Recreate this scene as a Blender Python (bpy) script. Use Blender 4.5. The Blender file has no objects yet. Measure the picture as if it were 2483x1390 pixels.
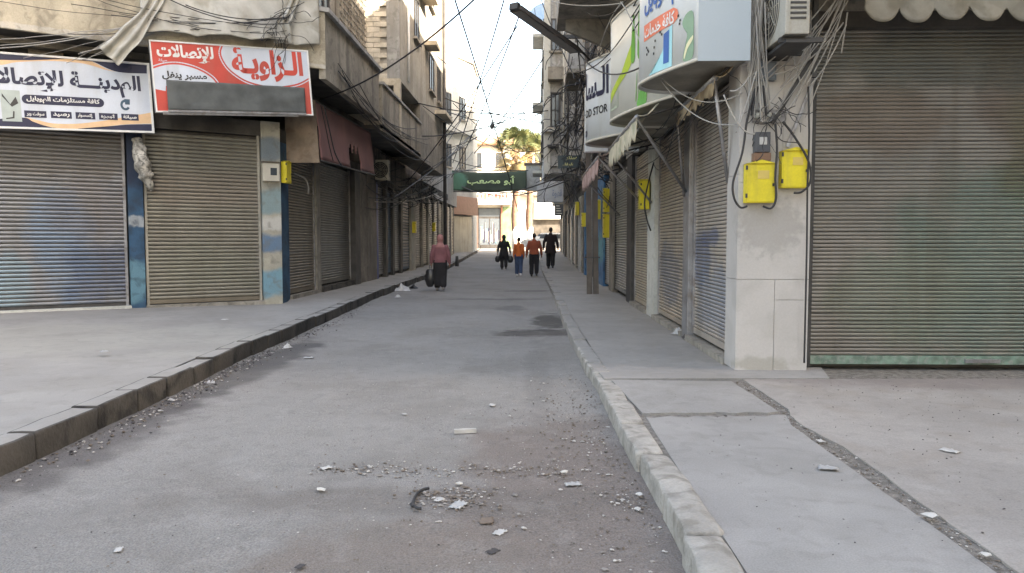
import bpy, bmesh, math, random, unicodedata
from mathutils import Vector, Matrix, noise
random.seed(7)
R = math.radians
S = bpy.context.scene
COL = S.collection

# ---------------------------------------------------------------- camera, sky, sun, exposure
CAM_H, PITCH, YAW, FPX = 1.4, R(3.465), R(1.62), 1800.0
cd = bpy.data.cameras.new('camera'); cam = bpy.data.objects.new('camera', cd); COL.objects.link(cam)
cam.location = (0, 0, CAM_H); cam.rotation_euler = (math.pi/2 - PITCH, 0, YAW)
cd.sensor_width = 36; cd.lens = 36*FPX/2483; cd.clip_end = 2000; cd.clip_start = .05
S.camera = cam
SUN_EL, SUN_AZ = R(34), R(122)          # azimuth clockwise from +Y: sun stands to the right and a little behind
w = bpy.data.worlds.new('World'); S.world = w; w.use_nodes = True
nt = w.node_tree; bg = nt.nodes['Background']
sk = nt.nodes.new('ShaderNodeTexSky'); sk.sky_type = 'NISHITA'; sk.sun_disc = False
sk.sun_elevation = SUN_EL; sk.sun_rotation = SUN_AZ; sk.air_density = 1.0; sk.dust_density = 2.5; sk.ozone_density = .6
nt.links.new(sk.outputs[0], bg.inputs[0]); bg.inputs[1].default_value = .15
sl = bpy.data.lights.new('sun', 'SUN'); sl.energy = 4.0; sl.angle = R(.55); sl.color = (1, .96, .93)
so = bpy.data.objects.new('sun', sl); COL.objects.link(so)
sd = Vector((math.sin(SUN_AZ)*math.cos(SUN_EL), math.cos(SUN_AZ)*math.cos(SUN_EL), math.sin(SUN_EL)))
so.rotation_euler = sd.to_track_quat('Z', 'Y').to_euler(); so.location = (20, -20, 30)
S.view_settings.view_transform = 'Standard'; S.view_settings.look = 'None'
S.view_settings.gamma = 1; S.view_settings.use_curve_mapping = False
S.view_settings.exposure = 3.02
S.view_settings.use_white_balance = True; S.view_settings.white_balance_temperature = 8350; S.view_settings.white_balance_tint = 11.5
S.render.engine = 'CYCLES'
S.cycles.max_bounces = 6; S.cycles.diffuse_bounces = 4

# ---------------------------------------------------------------- helpers
def zr(y):                       # the street climbs gently towards its far end
    t = min(max((y-28)/34, 0), 1)
    return .62*t*t*(3-2*t)

def ray(px, py):
    x = (px-1241.5)/FPX; y = -(py-695)/FPX; z = -1
    a = math.pi/2-PITCH
    Y = y*math.cos(a)-z*math.sin(a); Z = y*math.sin(a)+z*math.cos(a)
    return Vector((x*math.cos(YAW)-Y*math.sin(YAW), x*math.sin(YAW)+Y*math.cos(YAW), Z))
def at(px, py, ax, v):           # surveying: where the sight line meets a known plane of the place
    d = ray(px, py); i = 'xyz'.index(ax); o = Vector((0, 0, CAM_H))
    return o + d*((v-o[i])/d[i])

class Fr:                        # a facade: origin, direction along it, outward normal
    def __init__(s, o, u, n): s.o = Vector((*o, 0)); s.u = Vector((*u, 0)).normalized(); s.n = Vector((*n, 0)).normalized()
    def P(s, a, d, z): return s.o + s.u*a + s.n*d + Vector((0, 0, z))
LA = Fr((-4.93, 14.43), (-.824, -.566), (.566, -.824))       # canted shop front on the left
LS = Fr((-4.97, 0), (0, 1), (1, 0))                          # left side of the street, a = y
RS = Fr((2.0, 0), (0, 1), (-1, 0))                           # right side of the street
RF = Fr((0, 7.3), (1, 0), (0, -1))                           # corner shop facing the side street, a = x

class MB:
    def __init__(s): s.v = []; s.f = []; s.sm = []; s.mi = []
    def add(s, vs, fs, smooth=False, mi=0):
        b = len(s.v); s.v += [tuple(v) for v in vs]
        for f in fs: s.f.append(tuple(b+i for i in f)); s.sm.append(smooth); s.mi.append(mi)
        return s
    def box(s, x0, x1, y0, y1, z0, z1, mi=0):
        return s.hexa([(x0,y0,z0),(x1,y0,z0),(x1,y1,z0),(x0,y1,z0),(x0,y0,z1),(x1,y0,z1),(x1,y1,z1),(x0,y1,z1)], mi)
    def hexa(s, p, mi=0):
        return s.add(p, [(0,3,2,1),(4,5,6,7),(0,1,5,4),(1,2,6,5),(2,3,7,6),(3,0,4,7)], mi=mi)
    def fbox(s, fr, a0, a1, d0, d1, z0, z1, mi=0):
        return s.hexa([fr.P(a0,d0,z0),fr.P(a1,d0,z0),fr.P(a1,d1,z0),fr.P(a0,d1,z0),fr.P(a0,d0,z1),fr.P(a1,d0,z1),fr.P(a1,d1,z1),fr.P(a0,d1,z1)], mi)
    def bar(s, a, b, w, h=None, mi=0):
        a = Vector(a); b = Vector(b); h = h or w; d = (b-a).normalized()
        up = Vector((0,0,1)) if abs(d.z) < .95 else Vector((0,1,0))
        x = d.cross(up).normalized()*w/2; y = x.cross(d).normalized()*h/2
        return s.hexa([a-x-y, a+x-y, a+x+y, a-x+y, b-x-y, b+x-y, b+x+y, b-x+y], mi)
    def tube(s, pts, r, n=6, cap=True, mi=0):
        pts = [Vector(p) for p in pts]; rr = r if isinstance(r, (list, tuple)) else [r]*len(pts); vs = []; pu = None
        for i, p in enumerate(pts):
            t = (pts[min(i+1, len(pts)-1)]-pts[max(i-1, 0)]).normalized()
            if pu is None: pu = Vector((0,0,1)) if abs(t.z) < .9 else Vector((1,0,0))
            x = t.cross(pu).normalized(); y = x.cross(t).normalized(); pu = y
            vs += [p + (x*math.cos(2*math.pi*k/n)+y*math.sin(2*math.pi*k/n))*rr[i] for k in range(n)]
        fs = [(i*n+k, i*n+(k+1)%n, (i+1)*n+(k+1)%n, (i+1)*n+k) for i in range(len(pts)-1) for k in range(n)]
        if cap: fs += [tuple(range(n-1,-1,-1)), tuple((len(pts)-1)*n+k for k in range(n))]
        return s.add(vs, fs, True, mi)
    def prism(s, poly, z0, z1, mi=0):    # poly in plan, counter-clockwise
        n = len(poly)
        a = sum(poly[i][0]*poly[(i+1)%n][1]-poly[(i+1)%n][0]*poly[i][1] for i in range(n))
        if a < 0: poly = poly[::-1]
        vs = [(x,y,z0) for x,y in poly]+[(x,y,z1) for x,y in poly]
        return s.add(vs, [tuple(range(n-1,-1,-1)), tuple(range(n,2*n))]+[(i,(i+1)%n,n+(i+1)%n,n+i) for i in range(n)], mi=mi)
    def grid(s, P, nu, nv, smooth=True, mi=0):
        vs = [P(i/nu, j/nv) for j in range(nv+1) for i in range(nu+1)]
        return s.add(vs, [(j*(nu+1)+i, j*(nu+1)+i+1, (j+1)*(nu+1)+i+1, (j+1)*(nu+1)+i) for j in range(nv) for i in range(nu)], smooth, mi)
    def build(s, name, mats, parent=None, org=None, bevel=0, thick=0, weld=False):
        o0 = Vector(org) if org is not None else (Vector(parent['_org']) if parent is not None and '_org' in parent else Vector((0,0,0)))
        me = bpy.data.meshes.new(name); me.from_pydata([tuple(Vector(v)-o0) for v in s.v], [], s.f)
        me.polygons.foreach_set('use_smooth', s.sm); me.polygons.foreach_set('material_index', s.mi)
        for m in (mats if isinstance(mats, (list, tuple)) else [mats]): me.materials.append(m)
        if bevel or weld:
            bm = bmesh.new(); bm.from_mesh(me)
            if weld: bmesh.ops.remove_doubles(bm, verts=bm.verts, dist=1e-4)
            if bevel: bmesh.ops.bevel(bm, geom=bm.edges[:], offset=bevel, segments=2, affect='EDGES', profile=.7)
            bm.to_mesh(me); bm.free()
        me.update()
        ob = bpy.data.objects.new(name, me); COL.objects.link(ob)
        if parent is not None: ob.parent = parent; ob['_org'] = list(o0)
        elif org is not None: ob.location = o0; ob['_org'] = list(o0)
        else: ob['_org'] = [0,0,0]
        if thick:
            md = ob.modifiers.new('thickness', 'SOLIDIFY'); md.thickness = thick; md.offset = 0
        return ob

def tag(o, label=None, cat=None, group=None, kind=None):
    if label: o['label'] = label
    if cat: o['category'] = cat
    if group: o['group'] = group
    if kind: o['kind'] = kind
    return o
def thing(name, label, cat, loc=(0,0,0), group=None):
    o = bpy.data.objects.new(name, None); COL.objects.link(o); o.location = loc; o['_org'] = list(loc)
    o.empty_display_size = .2
    return tag(o, label, cat, group)
def inst(name, mesh, parent, pos, rot=None, scale=None):    # a piece that shares its mesh
    o = bpy.data.objects.new(name, mesh); COL.objects.link(o)
    o.parent = parent; o.location = Vector(pos)-Vector(parent['_org'] if parent is not None and '_org' in parent else (0,0,0))
    if rot: o.rotation_euler = rot
    if scale: o.scale = scale
    return o

# ---------------------------------------------------------------- materials (world-position driven, colours of the things, shade and haze put into a few)
def M(name, col, rough=.85, var=.22, scale=2.5, bump=.25, bscale=30, dirt=None, dirt_amt=.5, streak=False, metal=0, spots=(), fine=.12, spec=None, trans=0, blotch=0):
    m = bpy.data.materials.new(name); m.use_nodes = True; nt = m.node_tree; N = nt.nodes; L = nt.links
    b = N['Principled BSDF']; b.inputs['Roughness'].default_value = rough; b.inputs['Metallic'].default_value = metal
    if spec is not None: b.inputs['Specular IOR Level'].default_value = spec
    if trans: b.inputs['Transmission Weight'].default_value = trans
    g = N.new('ShaderNodeNewGeometry')
    def noi(sc, det=5, mp=None, dist=0):
        n = N.new('ShaderNodeTexNoise'); n.inputs['Scale'].default_value = sc; n.inputs['Detail'].default_value = det; n.inputs['Distortion'].default_value = dist
        if mp:
            k = N.new('ShaderNodeMapping'); k.inputs['Scale'].default_value = mp; L.new(g.outputs['Position'], k.inputs[0]); L.new(k.outputs[0], n.inputs['Vector'])
        else: L.new(g.outputs['Position'], n.inputs['Vector'])
        return n
    def rampf(src, lo, hi, a, c):
        r = N.new('ShaderNodeMapRange'); r.interpolation_type = 'SMOOTHSTEP'
        for i, v in enumerate((lo, hi, a, c)): r.inputs[i+1].default_value = v
        L.new(src, r.inputs[0]); return r.outputs[0]
    def mix(fac, A, B, mode='MIX'):
        x = N.new('ShaderNodeMix'); x.data_type = 'RGBA'; x.blend_type = mode
        if isinstance(fac, float): x.inputs[0].default_value = fac
        else: L.new(fac, x.inputs[0])
        for k, q in ((6, A), (7, B)):
            if isinstance(q, tuple): x.inputs[k].default_value = (*q[:3], 1)
            else: L.new(q, x.inputs[k])
        return x.outputs[2]
    c = tuple(col)
    lo = tuple(v*(1-var) for v in c); hi = tuple(min(v*(1+var), 1) for v in c)
    n1 = noi(scale, 6)
    out = mix(rampf(n1.outputs[0], .3, .7, 0, 1), lo, hi)
    for sp in spots:                       # patches of another colour: centre, radii, colour, strength
        (cx, cy, cz), (rx, ry, rz), sc_, st = sp[:4]
        nn = noi(sp[4] if len(sp) > 4 else 2.0, 7)
        ma = N.new('ShaderNodeVectorMath'); ma.operation = 'SUBTRACT'; L.new(g.outputs['Position'], ma.inputs[0]); ma.inputs[1].default_value = (cx, cy, cz)
        mb = N.new('ShaderNodeVectorMath'); mb.operation = 'DIVIDE'; L.new(ma.outputs[0], mb.inputs[0]); mb.inputs[1].default_value = (rx, ry, rz)
        ml = N.new('ShaderNodeVectorMath'); ml.operation = 'LENGTH'; L.new(mb.outputs[0], ml.inputs[0])
        ad = N.new('ShaderNodeMath'); ad.operation = 'MULTIPLY_ADD'; L.new(nn.outputs[0], ad.inputs[0]); ad.inputs[1].default_value = 1.6; L.new(ml.outputs['Value'], ad.inputs[2])
        out = mix(rampf(ad.outputs[0], 1.4, 1.95, st, 0), out, tuple(sc_))
    if dirt:
        nd = noi(scale*1.7, 7, (1, 1, .12) if streak else None, .6)
        out = mix(rampf(nd.outputs[0], .47, .68, 0, dirt_amt), out, tuple(dirt))
    if blotch:
        nb2 = noi(6.5, 9, None, .8); out = mix(rampf(nb2.outputs[0], .5, .66, 0, blotch), out, tuple(v*.45 for v in c))
        nb3 = noi(3.1, 9, (1.3,1.3,.9), .4); out = mix(rampf(nb3.outputs[0], .56, .64, 0, blotch*.7), out, tuple(min(v*1.5,.8) for v in c))
    if fine:
        nf = noi(bscale*2, 3)
        out = mix(rampf(nf.outputs[0], .3, .7, fine, 0), out, (0.02, .02, .02), 'MIX')
    L.new(out, b.inputs['Base Color'])
    if bump:
        nb = noi(bscale, 6); bp = N.new('ShaderNodeBump'); bp.inputs['Strength'].default_value = bump; bp.inputs['Distance'].default_value = .02
        L.new(nb.outputs[0], bp.inputs['Height']); L.new(bp.outputs[0], b.inputs['Normal'])
    return m
def flat(name, col, rough=.5, metal=0, var=.08): return M(name, col, rough, var, 6, 0, 30, fine=.05, metal=metal)

# ---------------------------------------------------------------- Arabic lettering: joined letter forms, laid out right to left
_T = {}
for _c in range(0xFB50, 0xFEFD):
    _d = unicodedata.decomposition(chr(_c)).split()
    if len(_d) == 2 and _d[0] in ('<isolated>','<initial>','<medial>','<final>'): _T.setdefault(chr(int(_d[1],16)), {})[_d[0][1:-1]] = chr(_c)
    if len(_d) == 3 and _d[1] == '0644' and _d[0] in ('<isolated>','<final>'): _T.setdefault(chr(0x644)+chr(int(_d[2],16)), {})[_d[0][1:-1]] = chr(_c)
def arabic(s):
    L = []; i = 0
    while i < len(s):
        if s[i] == '\u0644' and s[i:i+2] in _T and len(s[i:i+2]) == 2: L.append(s[i:i+2]); i += 2
        else: L.append(s[i]); i += 1
    dual = lambda k: k == '\u0640' or (k in _T and 'initial' in _T[k])
    join = lambda k: k == '\u0640' or (k in _T and 'final' in _T[k])
    out = []
    for j, k in enumerate(L):
        if k not in _T: out.append(k); continue
        a = j > 0 and dual(L[j-1]) and join(k); b = j+1 < len(L) and dual(k) and join(L[j+1])
        f = 'medial' if a and b else 'final' if a else 'initial' if b else 'isolated'
        out.append(_T[k].get(f) or _T[k]['isolated'])
    return ''.join(reversed(out))
def letters(body, x0, x1, y0, y1, bold=.02, sub=0):
    """letter faces fitted into a rectangle; returns verts (x, y, lift) and faces"""
    if any('\u0600' <= ch <= '\u06ff' for ch in body): body = arabic(body)
    c = bpy.data.curves.new('lettering', 'FONT'); c.body = body; c.offset = bold; c.resolution_u = 3
    o = bpy.data.objects.new('lettering', c); COL.objects.link(o)
    bpy.context.view_layer.update()
    me = bpy.data.meshes.new_from_object(o.evaluated_get(bpy.context.evaluated_depsgraph_get()))
    bpy.data.objects.remove(o); bpy.data.curves.remove(c)
    bm = bmesh.new(); bm.from_mesh(me); bmesh.ops.triangulate(bm, faces=bm.faces)
    xs = [v.co.x for v in bm.verts]; ys = [v.co.y for v in bm.verts]
    a, b_, e, f = min(xs), max(xs), min(ys), max(ys)
    for v in bm.verts: v.co.x = x0+(v.co.x-a)/(b_-a)*(x1-x0); v.co.y = y0+(v.co.y-e)/(f-e)*(y1-y0); v.co.z = 0
    if sub:
        for _ in range(3):
            ed = [k for k in bm.edges if k.calc_length() > sub]
            if ed: bmesh.ops.subdivide_edges(bm, edges=ed, cuts=1); bmesh.ops.triangulate(bm, faces=bm.faces)
    seen = set(); k = 0
    for v in bm.verts:
        if v in seen: continue
        st = [v]; seen.add(v)
        while st:
            q = st.pop(); q.co.z = (k % 7)*.0004
            for ed in q.link_edges:
                r = ed.other_vert(q)
                if r not in seen: seen.add(r); st.append(r)
        k += 1
    bm.verts.index_update()
    vs = [tuple(v.co) for v in bm.verts]; fs = [tuple(v.index for v in fc.verts) for fc in bm.faces]
    bm.free(); bpy.data.meshes.remove(me)
    return vs, fs
def put_letters(mb, body, rect, fn, off=.006, bold=.02, sub=0, mi=0):
    vs, fs = letters(body, *rect, bold=bold, sub=sub)
    mb.add([fn(x, y, off+l) for x, y, l in vs], fs, mi=mi)
def curve_pts(pts, n=6, closed=False):      # smooth 2-d outline through control points
    out = []; m = len(pts)
    rng = range(m if closed else m-1)
    for i in rng:
        p0, p1, p2, p3 = (pts[(i-1) % m] if closed else pts[max(i-1,0)]), pts[i], pts[(i+1) % m], (pts[(i+2) % m] if closed else pts[min(i+2,m-1)])
        for k in range(n):
            t = k/n
            out.append(tuple(.5*((2*p1[j])+(-p0[j]+p2[j])*t+(2*p0[j]-5*p1[j]+4*p2[j]-p3[j])*t*t+(-p0[j]+3*p1[j]-3*p2[j]+p3[j])*t**3) for j in range(len(p1))))
    if not closed: out.append(tuple(pts[-1]))
    return out
# ---------------------------------------------------------------- palette
DIRT = (.09, .075, .06)
m_road = M('dusty_asphalt', (.28,.268,.25), .95, .08, .5, .9, 60, blotch=.18, dirt=(.2,.18,.16), dirt_amt=.4, fine=.4, spots=[
    ((.3,13.0,0),(.35,1.3,1),(.055,.048,.042),.85,4.0), ((.1,11.3,0),(.75,.5,1),(.05,.042,.04),.85,3.5),
    ((-3.1,8.2,0),(.35,2.6,1),(.07,.065,.065),.8,2.5), ((-3.1,5.2,0),(.4,1.6,1),(.09,.08,.08),.7,3),
    ((.2,4.2,0),(.75,1.9,1),(.2,.165,.145),.85,2.2), ((-.55,3.2,0),(.7,.5,1),(.21,.175,.15),.8,3),
    ((.05,8,0),(.16,2.6,1),(.19,.18,.17),.4,1.6), ((-1,18,0),(1.3,.3,1),(.1,.095,.09),.6,3), ((-.2,21,0),(.8,.4,1),(.1,.09,.09),.6,3),
    ((-.5,3.9,0),(1.5,.25,1),(.16,.14,.125),.6,3),((-.45,15.5,0),(.35,.7,1),(.11,.1,.1),.6,3)])
m_ground = M('dry_ground', (.26,.23,.19), .95, .2, .4, .3, 20)
m_pave = M('cement_pavement', (.27,.257,.238), .93, .1, .9, .18, 50, dirt=(.25,.235,.21), dirt_amt=.5, fine=.12, blotch=.16, spots=[((-6,9,0),(4,1.6,1),(.33,.315,.275),.6,1)])
m_slab = M('cement_slab', (.272,.265,.253), .9, .1, 1.1, .2, 60, dirt=(.21,.205,.19), dirt_amt=.45, fine=.2, blotch=.18)
m_slab2 = M('pinkish_cement_slab', (.29,.273,.254), .9, .12, 1.0, .2, 60, dirt=(.25,.22,.19), dirt_amt=.5, fine=.2, blotch=.18, spots=[((4,7.2,0),(3,.8,1),(.19,.16,.15),.7,1.4)])
m_kerb = M('weathered_kerb_stone', (.33,.315,.285), .92, .16, 5, .5, 40, dirt=(.17,.155,.13), dirt_amt=.7, blotch=.3)
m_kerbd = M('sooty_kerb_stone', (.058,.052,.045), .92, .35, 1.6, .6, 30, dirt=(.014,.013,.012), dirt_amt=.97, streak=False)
m_gravel = M('gravel_bed', (.2,.185,.165), .95, .35, 18, .7, 90, fine=.4)
m_conc = M('grey_concrete', (.27,.25,.215), .92, .18, 1.6, .35, 26, dirt=(.13,.115,.095), dirt_amt=.6, streak=True, blotch=0.5)
m_conc2 = M('stained_concrete', (.3,.27,.22), .92, .25, .9, .35, 22, dirt=(.11,.1,.085), dirt_amt=.75, streak=True, blotch=0.5)
m_beige = M('beige_render', (.36,.34,.29), .9, .15, .8, .25, 25, dirt=(.2,.17,.13), dirt_amt=.55, streak=True, blotch=0.3)
m_beige2 = M('peeling_beige_render', (.44,.39,.3), .9, .2, .9, .35, 22, dirt=(.14,.12,.09), dirt_amt=.6, streak=True, blotch=.45, spots=[((-9,11.5,4.76),(9,9,.05),(.55,.52,.47),.8,5)])
m_cream = M('cream_render', (.55,.49,.39), .9, .12, .8, .2, 25, dirt=(.33,.26,.18), dirt_amt=.5, streak=True, blotch=0.3)
m_pale = M('pale_render', (.5,.5,.46), .9, .1, .8, .2, 25, dirt=(.34,.33,.3), dirt_amt=.45, streak=True, blotch=0.3)
m_grey = M('grey_render', (.36,.355,.34), .9, .14, 1.2, .25, 25, dirt=(.2,.19,.17), dirt_amt=.6, streak=True, blotch=0.5)
m_dark = M('soot_and_shade_wall', (.075,.068,.06), .95, .4, 2, .3, 20)  # sooty wall tone that also paints the shade of recesses and openings
m_soot = M('soot_stained_wall', (.2,.18,.155), .93, .3, 1.1, .3, 20, dirt=(.035,.03,.028), dirt_amt=.85, streak=True, blotch=0.5)
m_block = M('concrete_block', (.62,.57,.48), .93, .18, 3, .5, 30, dirt=(.28,.25,.2), dirt_amt=.5)
m_mortar = M('mortar', (.38,.35,.3), .95, .2, 6, .3, 30)
m_marble = M('cladding_stone', (.47,.45,.43), .55, .06, 1.8, .06, 30, dirt=(.36,.34,.31), dirt_amt=.35, fine=.06, spots=[((2.3,7.3,1.55),(.36,.3,.3),(.24,.23,.22),.5,14), ((2.25,7.3,.2),(.3,.3,.1),(.27,.25,.2),.5,9)])
m_white = flat('white_paint', (.72,.72,.7), .5)
m_iron = M('dark_iron', (.045,.043,.042), .6, .3, 5, .1, 40)
m_galv = M('galvanised_steel', (.3,.3,.31), .45, .2, 4, .1, 40, metal=.5, dirt=(.16,.12,.09), dirt_amt=.5)
m_cable = flat('black_cable', (.02,.02,.022), .6)
m_cablew = flat('grey_cable', (.33,.32,.3), .6)
m_wood = M('weathered_pole', (.14,.115,.095), .9, .25, 3, .5, 30, dirt=(.09,.075,.065), dirt_amt=.7, streak=True)
m_yellow = M('yellow_enamel', (.7,.58,.03), .5, .06, 5, .05, 30, dirt=(.42,.34,.06), dirt_amt=.45, streak=True, fine=.08, blotch=.1)
m_glass = flat('window_glass', (.05,.06,.07), .12)
m_navy = flat('navy_print', (.022,.025,.06), .5); m_black = flat('black_print', (.02,.02,.02), .6)
m_red = flat('red_print', (.62,.06,.045), .45); m_peach = flat('peach_print', (.75,.5,.3), .5); m_sky = flat('pale_blue_print', (.62,.68,.78), .45)
m_green = flat('green_print', (.13,.4,.1), .5); m_lime = flat('lime_print', (.42,.55,.06), .5); m_teal = flat('teal_print', (.1,.5,.55), .5); m_orange = flat('orange_print', (.75,.2,.12), .5)
m_cream_p = flat('cream_print', (.7,.66,.42), .5); m_blue = flat('blue_print', (.03,.12,.36), .5)
def shm(name, col, spots=(), rough=.42, metal=.35, dirt=None): return M(name, col, rough, .1, 2.0, .05, 60, metal=metal, spots=spots, fine=.06, dirt=dirt or (.14,.11,.08), dirt_amt=.3, streak=True)
m_shA = shm('blue_smeared_shutter_steel', (.21,.215,.225), [((-7.9,12.3,1.3),(.6,.5,1.1),(.13,.22,.33),.55), ((-7.3,12.6,.9),(.9,.6,.6),(.07,.1,.17),.6), ((-8.6,12,.7),(.4,.4,.6),(.2,.34,.42),.5), ((-7.5,12.6,2.0),(.9,.5,.7),(.17,.15,.155),.4), ((-8,12,2.9),(3,2,.5),(.16,.14,.12),.6)])
m_shB = shm('khaki_shutter_steel', (.235,.22,.18), [((-6,13.6,.9),(.9,.9,.5),(.22,.22,.17),.6), ((-6,13.6,2.4),(1.6,1.2,.4),(.26,.22,.18),.6)])
m_shC = shm('brown_shutter_steel', (.2,.17,.13)); m_shD = shm('dark_grey_shutter_steel', (.15,.145,.13))
m_shE = shm('grey_shutter_steel', (.3,.3,.29)); m_shF = shm('slate_blue_shutter_steel', (.07,.13,.2)); m_shG = shm('pale_shutter_steel', (.38,.37,.33))
m_shR1 = shm('blue_sprayed_shutter_steel', (.46,.41,.36), [((2.1,9.4,1.15),(.4,.8,.36),(.07,.14,.29),.65), ((2.1,8.7,1.45),(.4,.5,.13),(.07,.12,.25),.7), ((2.1,8.5,.75),(.4,1.1,.4),(.2,.27,.38),.6)])
m_shR2 = shm('buff_shutter_steel', (.42,.35,.28), [((2.1,11.5,.9),(.4,1.1,.5),(.13,.15,.2),.7)])
m_shR3 = shm('beige_shutter_steel', (.45,.39,.3)); m_shR4 = shm('dull_shutter_steel', (.25,.25,.24))
m_shRF = shm('green_stained_shutter_steel', (.25,.235,.21), [((4.6,7.4,1.2),(1.2,.5,1.1),(.12,.2,.165),.6), ((5.2,7.4,2.3),(.7,.5,.7),(.13,.18,.09),.55), ((3.6,7.4,.9),(.8,.5,.5),(.2,.23,.18),.6), ((4.9,7.4,2.7),(.6,.5,.8),(.16,.11,.085),.5), ((3.4,7.4,2.6),(.7,.4,.35),(.2,.155,.12),.6), ((4.5,7.4,3.2),(2.2,.5,.35),(.1,.12,.11),.6)], rough=.4)
m_groove = M('grimy_shaded_joint', (.15,.138,.118), .8, .3, 3, 0, 30)  # joint faces painted darker for grime and the shade between slats
m_railG = M('chipped_green_rail', (.16,.24,.19), .6, .3, 12, .2, 40, dirt=(.3,.3,.28), dirt_amt=.6)
m_band = M('painted_pillar', (.36,.34,.28), .85, .15, 3, .2, 30, dirt=(.15,.14,.12), dirt_amt=.5, spots=[
    ((-4.98,14.2,.62),(1,1,.28),(.14,.3,.38),.9,2), ((-4.98,14.2,1.35),(1,1,.2),(.09,.17,.27),.9,2), ((-4.98,14.2,1.75),(1,1,.14),(.5,.49,.46),.8,5), ((-4.98,14.2,2.2),(1,1,.25),(.14,.26,.3),.7,2),((-4.98,14.2,3.15),(1,1,.25),(.1,.16,.22),.7,2)])
m_bandb = M('blue_painted_pillar', (.022,.07,.13), .8, .3, 3, .2, 30, dirt=(.02,.03,.05), dirt_amt=.6, spots=[((-7,13,.7),(1,1,.4),(.12,.26,.32),.8,3), ((-7,13,1.75),(1,1,.1),(.4,.42,.42),.7,8),((-7,13,2.9),(1,1,.6),(.012,.018,.04),.9,2)])

# ---------------------------------------------------------------- ground, road, pavements, kerbs
def lerp_path(path, y):
    if y <= path[0][1]: return path[0][0]
    for (x0,y0),(x1,y1) in zip(path, path[1:]):
        if y <= y1: return x0+(x1-x0)*(y-y0)/(y1-y0)
    return path[-1][0]
KL = curve_pts([(-2.9,-3),(-3.0,0),(-3.08,2),(-3.16,4.4),(-3.19,5.3),(-3.29,6.9),(-3.42,8.8),(-3.57,12.9),(-3.8,17.3),(-3.92,24),(-4.0,30),(-4.08,38),(-4.12,55.5)], 6)
KR = [(.64,-3),(.65,2.8),(.65,3.5),(.64,4.2),(.62,5.2),(.60,6.85),(.56,8.0),(.51,11.8),(.5,20),(.42,31),(.36,45),(.3,55.5)]
ys = [-40,-8]+[i*.5 for i in range(-12,140)]+[72,80,100,160,300,600]
g = MB(); xs = [-400,-60,-16,-8,0,8,16,60,400]
g.add([(x,y,zr(y)-.05) for y in ys for x in xs], [(j*9+i,j*9+i+1,(j+1)*9+i+1,(j+1)*9+i) for j in range(len(ys)-1) for i in range(8)], True)
tag(g.build('ground', m_ground), kind='structure')
def road_P(u, v):
    y = -5+61*v**1.35; x0 = lerp_path(KL, y)-.03; x1 = lerp_path(KR, y)+.03; x = x0+(x1-x0)*u
    e = min(u, 1-u)*(x1-x0)
    h = .012*noise.noise(Vector((x*.9, y*.5, 0)))+.005*noise.noise(Vector((x*5, y*5, 2)))+ .018*max(0, .5-e)*(1+noise.noise(Vector((x*2,y*2,5))))
    return (x, y, zr(y)+h)
tag(MB().grid(road_P, 70, 420).build('road', m_road), kind='structure')
cr = MB().grid(lambda u, v: (-60+120*u, 56+9*v, zr(56+9*v)-.004), 30, 4)
tag(cr.build('cross_street', M('sunlit_asphalt', (.2,.19,.175), .9, .15, .7, .3, 40)), kind='structure')

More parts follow.
